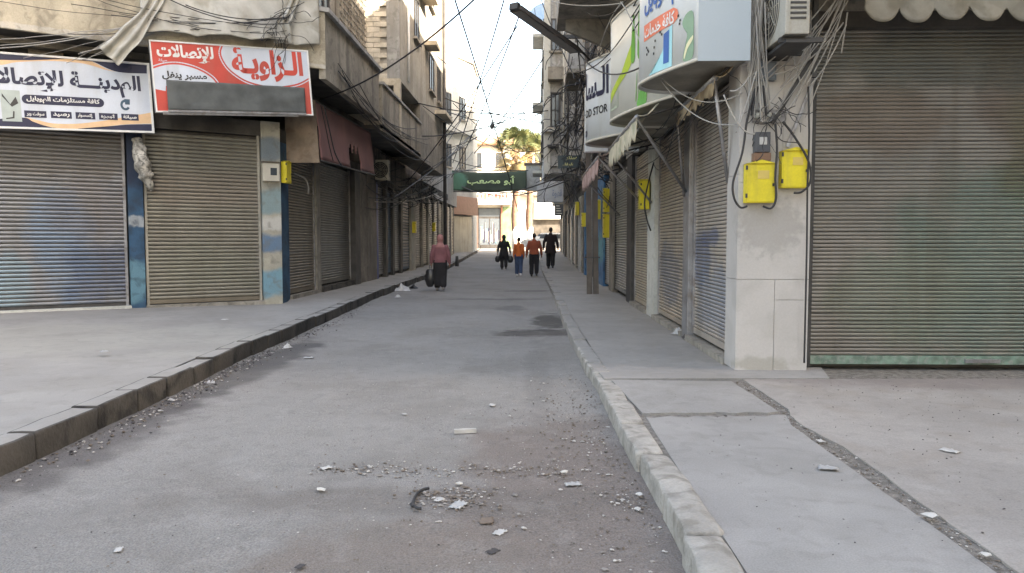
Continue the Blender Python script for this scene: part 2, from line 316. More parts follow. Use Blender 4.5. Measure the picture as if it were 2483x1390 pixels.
pl = tag(MB().grid(lambda u, v: (lambda y: ((lerp_path(KL,y)-.2)+((-17 if y < 14.6 else -5.4)-(lerp_path(KL,y)-.2))*u, y, .176+.064*min(1,u*(3 if y < 14 else 1))+zr(y)+.004*noise.noise(Vector((u*9,y,1)))))(-3+58.5*v), 14, 160).build('left_pavement', m_pave), kind='structure')
def kerb_stones(path, side, z, wid, leng, mat, parent, gap=.012, bev=.012, rnd=.012, mtop=None):
    # walk along the path and set stones end to end
    pts = [Vector((x,y,0)) for x,y in path]; acc = []; 
    fine = []
    for a, b in zip(pts, pts[1:]):
        n = max(1, int((b-a).length/.05)); fine += [a+(b-a)*k/n for k in range(n)]
    i = 0; out = []
    while i < len(fine)-2:
        L = leng*random.uniform(.82, 1.15); j = i; d = 0
        while j < len(fine)-1 and d < L: d += (fine[j+1]-fine[j]).length; j += 1
        a, b = fine[i], fine[j]; t = (b-a).normalized(); nrm = Vector((t.y,-t.x,0))*side
        if a.y < 6 or True:
            a2 = a+t*gap/2; b2 = b-t*gap/2; o = random.uniform(-rnd, rnd); dz = random.uniform(-rnd, rnd)*.7
            a2 = a2+nrm*o; b2 = b2+nrm*(o+random.uniform(-.4,.4)*rnd); za = z+zr(a.y)+dz; zb = z+zr(b.y)+dz+random.uniform(-.3,.3)*rnd
            c = [a2, b2, b2+nrm*wid, a2+nrm*wid]
            p = [Vector((q.x,q.y,-.05+zr(q.y))) for q in c]+[Vector((q.x,q.y,zz)) for q, zz in zip(c, (za,zb,zb,za))]
            out.append(p)
        i = j
    obs = []
    for p in out:
        ctr = sum(p, Vector())/8
        mb = MB(); near = ctr.y < 9
        mb.hexa(p) if (p[1]-p[0]).cross(p[3]-p[0]).z > 0 else mb.hexa([p[3],p[2],p[1],p[0],p[7],p[6],p[5],p[4]])
        mb.mi[1] = 1
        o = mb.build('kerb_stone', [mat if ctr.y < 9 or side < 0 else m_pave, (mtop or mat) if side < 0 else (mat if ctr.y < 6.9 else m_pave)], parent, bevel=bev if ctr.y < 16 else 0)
        obs.append(o)
        if near and bev > .02:      # worn, chipped edges
            bm = bmesh.new(); bm.from_mesh(o.data); bmesh.ops.triangulate(bm, faces=bm.faces)
            for _ in range(2):
                ed = [e for e in bm.edges if e.calc_length() > .11]
                if ed: bmesh.ops.subdivide_edges(bm, edges=ed, cuts=1); bmesh.ops.triangulate(bm, faces=bm.faces)
            for v in bm.verts:
                if v.co.z > .02: v.co += Vector((noise.noise(v.co*7), noise.noise(v.co*7+Vector((9,0,0))), .8*noise.noise(v.co*6+Vector((0,9,0)))))*(.016 if side > 0 else .009)
            for f in bm.faces: f.smooth = True
            bm.to_mesh(o.data); bm.free()
    return obs
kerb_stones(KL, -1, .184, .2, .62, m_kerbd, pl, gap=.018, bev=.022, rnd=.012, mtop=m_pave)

pr_ = tag(MB().grid(lambda u, v: (lambda y: ((lerp_path(KR,y)+.16)+(2.35-(lerp_path(KR,y)+.16))*u, y, .125+zr(y)+.007*noise.noise(Vector((u*3,y,7)))))(7.0+48.5*v), 8, 110).build('right_pavement', m_pave), kind='structure')
ks = kerb_stones(curve_pts(KR, 4), 1, .132, .17, .62, m_kerb, pr_, bev=.028, rnd=.016, gap=.018)
bed = tag(MB().grid(lambda u, v: (.7+14*u, -4+11.6*v, .119+.006*noise.noise(Vector((u*60,v*50,0)))), 80, 80).build('side_pavement', m_gravel), kind='structure')
def rag(p, q, amp, n=12, seed=0):       # ragged edge between two corners
    p = Vector(p); q = Vector(q); t = (q-p).normalized(); nn = Vector((-t.y, t.x))
    return [tuple(p+(q-p)*k/n + nn*amp*(noise.noise(Vector((k*.7+seed, seed*3.1, 0))) if 0 < k < n else 0)) for k in range(n)]
def slab(poly, z0, z1, m, nm='paving_slab'): return MB().prism(poly, z0, z1).build(nm, m, bed)
slab(rag((.835,-3),(1.72,-3),0)+rag((1.72,-3),(1.79,2.8),.008,10,1)+rag((1.79,2.8),(1.80,5.16),.01,12,2)+rag((1.80,5.16),(1.86,5.44),.01,4,9)+rag((1.86,5.44),(.825,5.36),.05,22,3)+rag((.825,5.36),(.82,4.85),.01,5,5)+rag((.82,4.85),(.835,-3),.008,14,4), .02, .125, m_slab)
slab(rag((.81,5.44),(1.83,5.49),.045,22,6)+rag((1.83,5.52),(1.80,6.72),.012,10,7)+rag((1.80,6.72),(.72,6.76),.01,8,8)+rag((.72,6.76),(.81,5.44),.01,8,10), .02, .137, m_slab)
slab(rag((1.85,-3),(14,-3),0,2)+rag((14,-3),(14,7.29),0,2)+rag((14,7.29),(1.94,6.86),.008,14,11)+rag((1.94,6.86),(1.94,5.62),.015,10,12)+rag((1.94,5.62),(1.885,5.43),.01,4,13)+rag((1.885,5.43),(1.87,5.14),.01,4,14)+rag((1.87,5.14),(1.93,4.6),.02,7,15)+rag((1.93,4.6),(1.87,2.9),.02,12,16)+rag((1.87,2.9),(1.83,-3),.012,12,17), .02, .13, m_slab2)
slab(rag((.66,6.80),(2.9,6.88),.006,14,18)+[(2.9,7.5),(.62,7.5)], .02, .141, m_slab)
fk = tag(MB().grid(lambda u, v: (-60+120*u, 64.2+4.2*v, .76), 20, 2).build('far_pavement', m_pave), kind='structure')
MB().box(-60,60,64.0,64.2,.5,.76).build('kerb_edge', m_kerb, fk)

# ---------------------------------------------------------------- roller shutters
def shutter(parent, fr, a0, a1, z0, z1, d, mat, pitch=.07, single=True, guide=None, rail=None, label=None, rail_h=.1):
    guide = guide or m_galv
    sh = MB().fbox(fr, a0+.05, a1-.05, d-.045, d-.035, z0, z1).build('roller_shutter', m_dark, parent)
    if label: sh['label'] = label
    for a, b in ((a0, a0+.045), (a1-.045, a1)): MB().fbox(fr, a, b, d-.03, d+.035, z0, z1+.02).build('guide_rail', guide, sh)
    MB().fbox(fr, a0+.047, a1-.047, d-.012, d+.022, z0+.03, z0+rail_h).build('bottom_rail', rail or mat, sh)
    n = int((z1-z0-rail_h)/pitch)
    prof = [(-.012,0),(.006,.08),(.018,.24),(.024,.46),(.020,.68),(.008,.84),(-.010,.90),(-.013,1.0)]
    k = pitch/.07*.85
    def sl(c, off=0, ns=1, dent=None):
        P = [c+fr.u*(-1+2*s/ns)*(a1-a0-.094)/2 for s in range(ns+1)]; vs = []
        for q, dn_ in zip(P, dent or [0]*(ns+1)):
            for dd, zz in prof: vs.append(q+fr.n*(dd*min(k,1.1)+off+dn_)+Vector((0,0,zz*pitch+dn_*.35)))
        m_ = len(prof); fs = [(s*m_+i, s*m_+m_+i, s*m_+m_+i+1, s*m_+i+1) for s in range(ns) for i in range(m_-1)]
        cr = (vs[m_]-vs[0]).cross(vs[1]-vs[0])
        if cr.dot(fr.n) < 0: fs = [f[::-1] for f in fs]
        return vs, fs
    c0 = fr.P((a0+a1)/2, d, 0)
    if single:
        meshes = []
        for q_ in range(7):
            dents = [(random.uniform(0,24), random.uniform(.8,2.2), random.choice((-1,1))*random.uniform(.001,.0045)) for _ in range(q_ % 4+1)]
            dn = [sum(h_*math.exp(-((x_-c_)/w_)**2) for c_, w_, h_ in dents)+.0012*noise.noise(Vector((x_*.3,q_*5,a0))) for x_ in range(25)]
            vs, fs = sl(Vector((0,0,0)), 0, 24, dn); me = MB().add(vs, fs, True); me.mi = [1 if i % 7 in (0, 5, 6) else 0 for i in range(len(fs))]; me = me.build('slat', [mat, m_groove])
            meshes.append(me.data); bpy.data.objects.remove(me)
        o0 = Vector(sh['_org'])
        for i in range(n):
            o = inst('slat', random.choice(meshes), sh, c0+Vector((0,0,z0+rail_h+i*pitch+random.gauss(0,.0008)))+fr.n*random.gauss(0,.0014), (0,0,random.gauss(0,.0012)))
    else:
        mb = MB()
        for i in range(n): mb.add(*sl(c0+Vector((0,0,z0+rail_h+i*pitch)), random.gauss(0,.001)), True)
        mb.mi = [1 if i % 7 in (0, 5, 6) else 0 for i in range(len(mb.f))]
        tag(mb.build('slats', [mat, m_groove], sh), kind='stuff')
    return sh

def window(parent, fr, a0, a1, z0, z1, d=0, frame_m=None, grille=False, shut=False):
    f = MB(); t = .06
    for q in ((a0,a0+t,z0,z1),(a1-t,a1,z0,z1),(a0+t,a1-t,z0,z0+t),(a0+t,a1-t,z1-t,z1),((a0+a1)/2-.025,(a0+a1)/2+.025,z0+t,z1-t)):
        f.fbox(fr, q[0], q[1], d, d+.05, q[2], q[3])
    w_ = f.build('window', frame_m or m_white, parent)
    MB().fbox(fr, a0+t*.5, a1-t*.5, d+.005, d+.02, z0+t*.5, z1-t*.5).build('pane', m_glass, w_)
    MB().fbox(fr, a0-.08, a1+.08, d, d+.12, z0-.08, z0-.003).build('sill', m_conc, w_)
    if grille:
        b = MB(); n = int((a1-a0)/.14)
        for i in range(n+1): x = a0+(a1-a0)*i/n; b.fbox(fr, x-.012, x+.012, d+.1, d+.124, z0, z1)
        for zz in (z0, (z0+z1)/2, z1): b.fbox(fr, a0, a1, d+.09, d+.099, zz-.015, zz+.015)
        b.build('grille', m_iron, w_)
    return w_

# ================================================================ LEFT SIDE
# ---- corner building with the two big shuttered shops
bA = thing('corner_building', 'stained beige corner building on the left whose canted front carries the phone shop signs', 'building', (-4.97, 14.43, 0))
def polyA(rec, y1=22.0):
    c = Vector((-4.97-rec, 14.43+.30*rec)); p = LA.P(9.5, -rec, 0); return [(p.x,p.y),(c.x,c.y),(c.x,y1),(p.x,y1)]
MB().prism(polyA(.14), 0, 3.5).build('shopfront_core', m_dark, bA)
MB().prism(polyA(1.0, 21.99), 3.502, 4.6).build('recess', m_dark, bA)  # dark tone puts shade into the gap above the signs
w1 = MB().prism(polyA(0), 4.602, 14).build('wall', m_conc, bA)
MB().fbox(LA, 3.55, 4.05, -.95, -.25, 4.05, 4.6).build('beam_stub', m_conc2, bA)
MB().fbox(LA, .0, .36, -.16, .05, 0, 3.7).build('pillar', m_band, bA, bevel=.008)
MB().fbox(LA, 2.42, 2.66, -.12, .05, 0, 3.7).build('pillar', m_bandb, bA, bevel=.008)
MB().fbox(LA, 5.9, 6.2, -.12, .05, 0, 3.7).build('pillar', m_bandb, bA, bevel=.008)
MB().fbox(LA, 0, 9.4, -.2, .02, 3.42, 3.7).build('lintel', m_dark, bA)
MB().fbox(LS, 14.6, 22, -.1, .02, 3.35, 3.6).build('lintel', m_dark, bA)
shutter(bA, LA, .38, 2.40, .25, 3.4, -.04, m_shB, .07, True, guide=m_beige, rail=m_shC, label='khaki steel roller shutter under the red sign')
shutter(bA, LA, 2.69, 5.86, .22, 3.4, -.05, m_shA, .07, True, rail=m_iron, label='steel roller shutter smeared with blue paint under the white sign')
MB().fbox(LA, 2.66, 6, -.13, .12, .0, .27).build('threshold', m_pale, bA)
MB().fbox(LA, .36, 2.42, -.13, .07, .0, .262).build('threshold', m_conc, bA)
MB().fbox(LS, 14.45, 14.98, -.13, .02, .0, 3.35).build('pillar', m_bandb, bA, bevel=.008)
shutter(bA, LS, 15.0, 16.85, .3, 3.3, -.04, m_shC, .06, False, label='brown roller shutter just round the corner of the building')
MB().fbox(LS, 16.87, 17.2, -.1, .03, 0, 3.35).build('pillar', m_conc, bA, bevel=.008)
shutter(bA, LS, 17.22, 20.2, .36, 3.3, -.05, m_shD, .06, False, label='dark grey roller shutter beyond the brown one')
MB().fbox(LS, 15.0, 16.87, -.1, .06, 0, .3).build('threshold', m_conc, bA)
MB().fbox(LS, 17.2, 20.3, -.1, .08, 0, .35).build('threshold', m_kerbd, bA)
MB().fbox(LS, 20.22, 20.8, -.1, .12, 0, 3.35).build('pillar', m_iron, bA, bevel=.008)
MB().fbox(LS, 20.82, 21.98, -.12, .04, 0, 3.35).build('pier', m_soot, bA)
# balcony that wraps the corner
def wrap(o0, o1, ye, a_end=9.0):    # band between two offsets from the facade, for canted and street fronts
    def corner(of, X):
        p = LA.P(0, of, 0); t = (X-p.x)/.824; return (X, p.y+.566*t)
    A = LA.P(a_end, o1, 0); B = LA.P(a_end, o0, 0)
    X1 = -4.97+.97*o1/.55; X0 = -4.97+.97*o0/.55
    c1 = corner(o1, X1); c0 = corner(o0, X0)
    return [(A.x,A.y), c1, (X1, ye), (X0, ye), c0, (B.x,B.y)]
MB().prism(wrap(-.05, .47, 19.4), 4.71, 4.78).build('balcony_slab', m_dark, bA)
pw = MB(); 
P_ = wrap(.48, .553, 19.4)
pw.prism([P_[0], P_[1], P_[4], P_[5]], 4.71, 5.78); pw.build('balcony_parapet', m_beige2, bA)
MB().prism([P_[1], P_[2], P_[3], P_[4]], 4.53, 5.78).build('balcony_parapet', m_conc2, bA)
MB().fbox(LS, 19.33, 19.4, .0, .84, 4.722, 5.78).build('parapet_end', m_conc2, bA)
MB().prism(wrap(.44, .60, 19.46), 5.785, 5.87).build('parapet_cap', m_grey, bA)
# lattice of pierced blocks on the upper street wall
lt = MB()
for r in range(22):
    for c in range(9):
        y0 = 18.9+c*.34; z0 = 6.35+r*.17
        lt.fbox(LS, y0, y0+.30, .0, .10, z0, z0+.03); lt.fbox(LS, y0+.0, y0+.03, .0, .10, z0+.03, z0+.17); lt.fbox(LS, y0+.15, y0+.18, .0, .09, z0+.03, z0+.17)
tag(lt.build('lattice_block', m_conc, bA), kind='stuff')
MB().fbox(LS, 18.86, 21.98, .002, .012, 6.2, 10.3).build('lattice_backing', m_dark, bA)
window(bA, LS, 17.2, 18.2, 6.6, 7.9, 0, m_iron); window(bA, LS, 15.2, 16.4, 7.2, 8.6, 0, m_iron)
dp = MB().tube([LS.P(14.9,.08,5.9), LS.P(14.9,.08,13.9)], .06, 8).build('drain_pipe', m_conc, bA)
window(bA, LA, 1.0, 2.3, 6.9, 8.4, 0, m_iron); window(bA, LA, 4.0, 5.3, 6.9, 8.4, 0, m_iron)

# ---- block building behind it, upper floors stand out over the pavement
bB = thing('block_building', 'unfinished pale block walled building with a loggia, standing out above the left pavement', 'building', (-4.97, 27, 0))
MB().prism([(-9,22.02),(-5.1,22.02),(-5.1,33),(-9,33)], 0, 4.4).build('shopfront_core', m_soot, bB)
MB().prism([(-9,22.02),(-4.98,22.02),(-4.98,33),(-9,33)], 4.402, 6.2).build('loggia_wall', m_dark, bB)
MB().prism([(-9,22.3),(-3.97,22.3),(-3.97,33),(-9,33)], 6.202, 15).build('wall', m_beige, bB)
# block courses on the end wall
bw, bh = .40, .15
me_ = MB().box(-bw/2+.008, bw/2-.007, -.03, .03, -bh/2+.007, bh/2-.007).build('block', m_block); bmesh_blk = me_.data; bpy.data.objects.remove(me_)
ew = MB().box(-9, -4.32, 22.22, 22.298, 6.2, 15).build('end_wall', m_mortar, bB)
for r in range(28):
    for c in range(3):
        x = -4.32-bw/2-bw*c-(bw/2 if r % 2 else 0)
        inst('block', bmesh_blk, ew, (x, 22.20+random.uniform(-.008,.008), 6.29+r*bh))
MB().box(-4.318,-3.96,22.16,22.30,6.2,15).build('corner_pier', m_grey, bB)
MB().box(-4.95,-3.93,22.1,22.34,6.0,6.2).build('loggia_beam', m_cream, bB)
MB().box(-4.12,-3.93,22.1,22.34,4.55,5.998).build('loggia_post', m_cream, bB)
MB().box(-4.97,-3.95,19.6,26.2,4.36,4.46).build('balcony_slab', m_dark, bB)
MB().box(-4.03,-3.95,19.6,26.2,4.30,5.5).build('balcony_parapet', m_conc2, bB)
MB().box(-4.07,-3.9,19.55,26.25,5.503,5.57).build('parapet_cap', m_grey, bB)
MB().box(-4.9,-4.03,19.6,19.68,4.46,5.5).build('parapet_end', m_conc2, bB)
MB().box(-4.97,-3.96,26.25,33,4.3,6.2).build('storey_front', m_conc, bB)
LB = Fr((-3.97,0),(0,1),(1,0))
for (y0,y1,z0,z1) in ((25.0,26.0,8.2,9.6),(28.6,29.8,7.2,8.6),(28.6,29.8,10.4,11.8),(31,31.9,7.2,8.6)): window(bB, LB, y0, y1, z0, z1, 0, m_iron)
for (y0,y1,z0,o) in ((25.8,27.6,10.0,.5),(27.4,28.4,8.55,.45),(30.2,32.8,6.55,.45),(28.2,30.4,11.6,.6)):
    MB().fbox(LB, y0, y1, 0, o, z0, z0+.14).build('ledge', m_cream, bB)
MB().tube([LB.P(32.5,.12,.3), LB.P(32.5,.12,12)], .075, 8).build('drain_pipe', m_iron, bB)
MB().tube([LB.P(23.6,.06,6.4), LB.P(23.6,.06,9.2)], .04, 8).build('drain_pipe', m_white, bB)
MB().fbox(LS, 22.0, 23.3, -.12, .05, 0, 3.4).build('pier', m_soot, bB)
MB().fbox(LS, 22.0, 33, -.14, .0, 3.3, 4.4).build('fascia', m_soot, bB)
def lbay(par, items):
    for (y0, y1, kind, mt, *r) in items:
        if kind == 's': shutter(par, LS, y0, y1, .3, 3.2, -.06, mt, .075, False, label=(r[0] if r else None), guide=m_iron)
        else: MB().fbox(LS, y0, y1, -.12, r[0] if r else .04, 0, 3.3).build('pillar', mt, par)
lbay(bB, [(23.3,23.6,'p',flat('blue_paint',(.02,.05,.22))),(23.62,24.7,'s',m_shE),(24.72,25.0,'p',m_iron,.07),(25.02,26.1,'s',m_shF),(26.1,26.4,'p',m_iron),(26.42,27.7,'s',m_shE),
          (27.7,28.0,'p',m_iron),(28.02,29.9,'s',m_shF,'blue ladder patterned shutter beside the pale pillar'),(29.92,31.0,'p',m_beige,.06),(31.02,32.9,'s',m_shD)])
ld = MB()
for i in range(24): ld.fbox(LS, 28.3, 29.6, -.03, .0, .45+i*.115, .485+i*.115)
tag(ld.build('shutter_rungs', m_galv, bB), kind='stuff')

# ---- low row of shops further along
bL = thing('low_shop_row', 'low row of narrow shuttered shops at the far left end of the street', 'building', (-4.97, 40, 0))
MB().prism([(-9,33.02),(-5.1,33.02),(-5.1,48),(-9,48)], 0, 3.6).build('shopfront_core', m_soot, bL)
MB().prism([(-9,33.02),(-4.92,33.02),(-4.92,48),(-9,48)], 3.602, 5.6).build('wall', m_grey, bL)
y = 33.05; i = 0
mats = [m_shC, m_shE, m_shG, m_shD, m_shB, m_shE, m_shC]
while y < 46.5:
    MB().fbox(LS, y, y+.35, -.12, .03, 0, 3.55).build('pillar', [m_conc, m_beige, m_conc2][i % 3], bL)
    sh_ = shutter(bL, LS, y+.37, y+1.9, .3+zr(y), 3.5, -.06, mats[i % 7], .09, False, guide=m_iron); y += 1.93; i += 1
# ---- far pale block closing the left side
bC = thing('pale_apartment_block', 'tall pale grey apartment block where the left side of the street ends', 'building', (-4.2, 52, 0))
FC = Fr((-5.95,48.1),(1.75,3.9),(3.9,-1.75))
MB().prism([(-5.95,48.1),(-4.2,52),(-4.2,56),(-12,56),(-12,48.1)], 0, 13.6).build('wall', m_pale, bC)
MB().prism([(-6.0,48.0),(-4.1,51.9),(-4.1,56.05),(-12,56.05),(-12,48.0)], 13.602, 13.8).build('roof_edge', m_conc, bC)
for z0 in (6.3, 9.6): 
    window(bC, FC, .4, 1.3, z0, z0+1.5, 0, m_iron); window(bC, FC, 2.4, 3.2, z0, z0+1.5, 0, m_iron)
MB().fbox(FC, .2, 4.1, 0, .35, 8.6, 8.75).build('ledge', m_pale, bC)
MB().fbox(FC, -.1, 4.1, .02, .5, 3.2, 4.4).build('shop_sign_board', flat('terracotta_board',(.4,.2,.14)), bC)
MB().fbox(FC, .3, 4.0, .005, .06, .6, 3.1).build('shop_shutter', m_shG, bC)

# ================================================================ RIGHT SIDE
bD = thing('clad_corner_building', 'corner building on the right with a pale stone clad pillar between its shutters', 'building', (2.0, 7.3, 0))
MB().prism([(2.16,7.6),(7.5,7.6),(7.5,16),(2.16,16)], 0, 3.6).build('shopfront_core', m_dark, bD)
MB().prism([(2.0,7.32),(9,7.32),(9,16),(2.0,16)], 3.602, 14).build('wall', m_conc, bD)
MB().box(2.66, 9, 7.34, 7.6, 3.45, 3.6).build('lintel', m_dark, bD)
MB().fbox(RS, 7.66, 16, -.16, .02, 3.15, 3.6).build('lintel', m_conc, bD)
# stone clad pillar: panels of stone with open joints on a core
cp = MB().box(2.012, 2.665, 7.312, 7.69, .0, 3.6).build('pillar', m_mortar, bD)
for (x0,x1,z0,z1) in ((2.0,2.352,.14,1.03),(2.356,2.68,.14,.83),(2.356,2.68,.834,1.03),(2.0,2.68,1.034,1.97),(2.0,2.40,1.974,3.08),(2.404,2.68,1.974,3.08),(2.0,2.68,3.084,3.6)):
    MB().box(x0, x1, 7.288, 7.31, z0, z1).build('stone_panel', m_marble, cp, bevel=.0015)
for (z0,z1) in ((.14,1.03),(1.034,2.05),(2.054,3.2),(3.204,3.6)):
    MB().box(1.985, 2.01, 7.29, 7.7, z0, z1).build('stone_panel', m_marble, cp, bevel=.0015)
shutter(bD, Fr((0,7.46),(1,0),(0,-1)), 2.72, 5.9, .15, 3.55, 0, m_shRF, .0385, True, guide=m_iron, rail=m_railG, label='wide green stained roller shutter of the corner shop', rail_h=.115)
MB().box(4.28, 4.62, 7.41, 7.434, .20, .235).build('shutter_handle', m_galv, bD)
MB().box(5.92, 6.6, 7.28, 7.6, 0, 3.6).build('pier', m_marble, bD, bevel=.004)
MB().box(6.62, 9, 7.30, 7.6, 0, 3.6).build('pier', m_conc, bD)
shutter(bD, RS, 7.74, 9.62, .2, 3.12, -.09, m_shR1, .043, True, label='roller shutter sprayed with blue beside the clad pillar')
MB().fbox(RS, 9.64, 10.0, -.16, .0, 0, 3.15).build('post', m_galv, bD, bevel=.006)
shutter(bD, RS, 10.02, 12.35, .2, 3.1, -.1, m_shR2, .05, True, label='buff roller shutter with a dark smeared lower half')
MB().fbox(RS, 12.37, 13.1, -.16, -.0, 0, 3.15).build('post', m_pale, bD, bevel=.006)
shutter(bD, RS, 13.12, 15.2, .18, 3.1, -.1, m_shR3, .05, False, label='plain beige roller shutter')
MB().fbox(RS, 15.22, 15.98, -.16, .0, 0, 3.15).build('post', m_iron, bD, bevel=.006)
for (y0,y1) in ((7.72,9.64),(10.0,12.37),(13.1,15.22)): MB().fbox(RS, y0, y1, -.16, .03, .0, .19).build('threshold', m_conc, bD)
MB().box(.45, 2.0, 8.2, 14.8, 5.5, 5.65).build('balcony_slab', m_conc, bD)
MB().box(.45, .53, 8.2, 14.8, 5.652, 6.5).build('balcony_parapet', m_grey, bD)
MB().box(.53, 2.0, 14.72, 14.8, 5.652, 6.5).build('balcony_parapet', m_grey, bD)
for y0 in (8.6, 11.5, 14.0): MB().hexa([(.6,y0,5.3),(2,y0,4.7),(2,y0+.12,4.7),(.6,y0+.12,5.3),(.6,y0,5.498),(2,y0,5.498),(2,y0+.12,5.498),(.6,y0+.12,5.498)]).build('balcony_bracket', m_conc, bD)
window(bD, RS, 8.8, 10.2, 7.2, 8.8, 0, m_iron); window(bD, RF, 3.2, 4.6, 7.2, 8.8, 0, m_iron)

bE = thing('grimy_row_building', 'grimy building with blue doors behind the twin wooden pole', 'building', (2.0, 23, 0))
MB().prism([(2.16,16.02),(8,16.02),(8,31),(2.16,31)], 0, 3.3).build('shopfront_core', m_dark, bE)
MB().prism([(2.02,16.02),(8,16.02),(8,31),(2.02,31)], 3.302, 13.5).build('wall', m_soot, bE)
def rbay(par, items):
    for (y0, y1, kind, mt, *r) in items:
        if kind == 's': shutter(par, RS, y0, y1, .2+zr(y0), 3.1, -.08, mt, .06, False, guide=m_iron, label=(r[0] if r else None))
        else: MB().fbox(RS, y0, y1, -.14, r[0] if r else .0, 0, 3.28).build('pillar', mt, par)
m_bluep = M('blue_painted_wall', (.05,.17,.33), .8, .25, 3, .2, 30, dirt=(.03,.06,.1), dirt_amt=.7, spots=[((2,22.5,1.2),(.5,1.5,.5),(.1,.35,.4),.8,4)])
rbay(bE, [(16.02,18.7,'s',m_shR4,'dull grey roller shutter nearest the twin pole'),(18.72,19.6,'p',m_conc),(19.62,21.2,'s',m_shE),(21.22,23.6,'p',m_bluep),(23.62,25.6,'s',m_shE),(25.62,26.5,'p',m_grey),(26.52,28.2,'s',m_shF),(28.22,28.9,'p',m_bluep,.03),(28.92,30.3,'s',m_shG),(30.32,30.98,'p',m_conc)])

bF = thing('overhanging_building', 'light grey building far along the right whose upper floors overhang the pavement', 'building', (1.0, 38, 0))
MB().prism([(2.16,31.02),(8,31.02),(8,55),(2.16,55)], 0, 4.0).build('shopfront_core', m_soot, bF)
MB().prism([(.47,31.02),(8,31.02),(8,46),(.47,46)], 4.2, 12.4).build('wall', m_grey, bF)
MB().prism([(1.4,46.02),(8,46.02),(8,55),(1.4,55)], 4.0, 15).build('rear_wall', m_pale, bF)
MB().prism([(1.5,33),(8,33),(8,45.9),(1.5,45.9)], 12.402, 17).build('added_shade_storey', m_pale, bF)  # set-back storey added out of view to shade the pale block
FF = Fr((0,31.02),(1,0),(0,-1)); FS = Fr((.47,0),(0,1),(-1,0))
window(bF, FF, .72, 1.1, 6.1, 7.5, 0, m_iron, grille=True); window(bF, FF, .72, 1.1, 9.2, 10.5, 0, m_iron)
MB().fbox(FF, .6, 1.3, 0, .55, 7.95, 8.45).build('window_hood', m_conc, bF)
MB().fbox(FF, .4, 1.0, 0, .3, 5.9, 6.0).build('ledge', m_pale, bF); MB().fbox(FF, .6, 1.05, 0, .3, 5.25, 5.33).build('ledge', m_iron, bF)
MB().fbox(FF, .44, .7, 0, .06, 4.2, 12.4).build('corner_strip', m_pale, bF)
for y0 in (34, 37.5, 41):
    for z0 in (5.4, 8.6): window(bF, FS, y0, y0+1.2, z0, z0+1.4, 0, m_iron)
for (y0, z0) in ((36.5,8.0),(39.5,5.0),(35.5,11)): MB().fbox(FS, y0, y0+2.4, 0, .5, z0, z0+.14).build('ledge', m_pale, bF)
rbay(bF, [(31.02,32.6,'p',m_pale,.04),(32.62,34.6,'s',m_shG),(34.6,35.6,'p',m_beige),(35.62,38.2,'s',m_shE),(38.2,39.0,'p',m_pale),(39.02,42,'s',m_shG),(42,43.2,'p',m_beige),(43.22,46,'s',m_shC),(46,47,'p',m_soot,.05),(47.02,50,'s',m_shE),(50,51,'p',m_beige),(51.02,54,'s',m_shG),(54,55,'p',m_soot)])

for (x_, y_, z0, z1, r_, mt) in ((1.95,17.2,3.4,12,.06,m_iron),(1.95,21.5,3.4,12,.05,m_pale),(1.95,25.0,3.4,13,.07,m_grey)): MB().tube([(x_,y_,z0),(x_,y_,z1)], r_, 8).build('drain_pipe', mt, bE)
for (y0,z0) in ((17.6,4.6),(20.2,4.6),(22.8,4.9),(26.2,4.9),(17.6,7.6),(22.0,8.0),(26.2,8.0)): window(bE, Fr((2.02,0),(0,1),(-1,0)), y0, y0+1.1, z0, z0+1.4, 0, m_iron, grille=z0 < 5)
for (y0,y1,z0,o) in ((19.8,21.6,7.3,.7),(24.6,27.6,6.9,.9),(28.2,30.2,4.4,.6)):
    MB().box(2.01-o, 2.01, y0, y1, z0, z0+.12).build('balcony_slab', m_conc, bE); MB().box(2.01-o, 2.07-o, y0, y1, z0+.122, z0+.95).build('balcony_parapet', m_grey, bE)
    MB().box(2.08-o, 2.01, y0, y0+.06, z0+.122, z0+.95).build('balcony_parapet', m_grey, bE)
for (x_, z0, z1) in ((1.25,4.3,12.3),(1.42,4.3,9.0),(1.75,4.3,12.0)): MB().tube([(x_,30.93,z0),(x_,30.93,z1)], .045, 8).build('drain_pipe', m_pale if x_ < 1.4 else m_iron, bF)
for (x0,x1,z0,z1) in ((1.12,1.3,7.9,8.5),(1.3,1.62,8.9,9.5),(.75,1.05,4.5,4.9)): MB().box(x0,x1,30.8,31.01,z0,z1).build('wall_box', m_grey, bF, bevel=.01)

# ---- buildings beside and behind the viewpoint, across the side street
for nm, lab, bx, mt in (('unseen_shade_block','tall plain unseen block behind the viewpoint, added to shade the near street',(4.5,44,-16,-1.8,27),m_beige),  # unseen block, sited and raised to keep sun off the near street
                        ('rear_block','grey apartment block behind the viewpoint on the left',(-26,-9,-22,-9,14),m_conc),
                        ('side_street_block','concrete block further along the side street on the right',(9.02,34,7.4,20,13),m_conc2)):
    b_ = thing(nm, lab, 'building', (bx[0], bx[2], 0))
    MB().box(bx[0],bx[1],bx[2],bx[3],0,bx[4]).build('wall', mt, b_)
    MB().box(bx[0]-.1,bx[1]+.1,bx[2]-.1,bx[3]+.1,bx[4]+.002,bx[4]+.2).build('roof_edge', m_grey, b_)
    f_ = Fr((0,bx[3]),(1,0),(0,1)) if bx[3] < 0 else Fr((0,bx[2]),(1,0),(0,-1))
    for zz in (4.5, 7.7, 10.9):
        k = bx[0]+1.5
        while k < bx[1]-2: window(b_, f_, k, k+1.3, zz, zz+1.4, 0, m_iron); k += 3.6

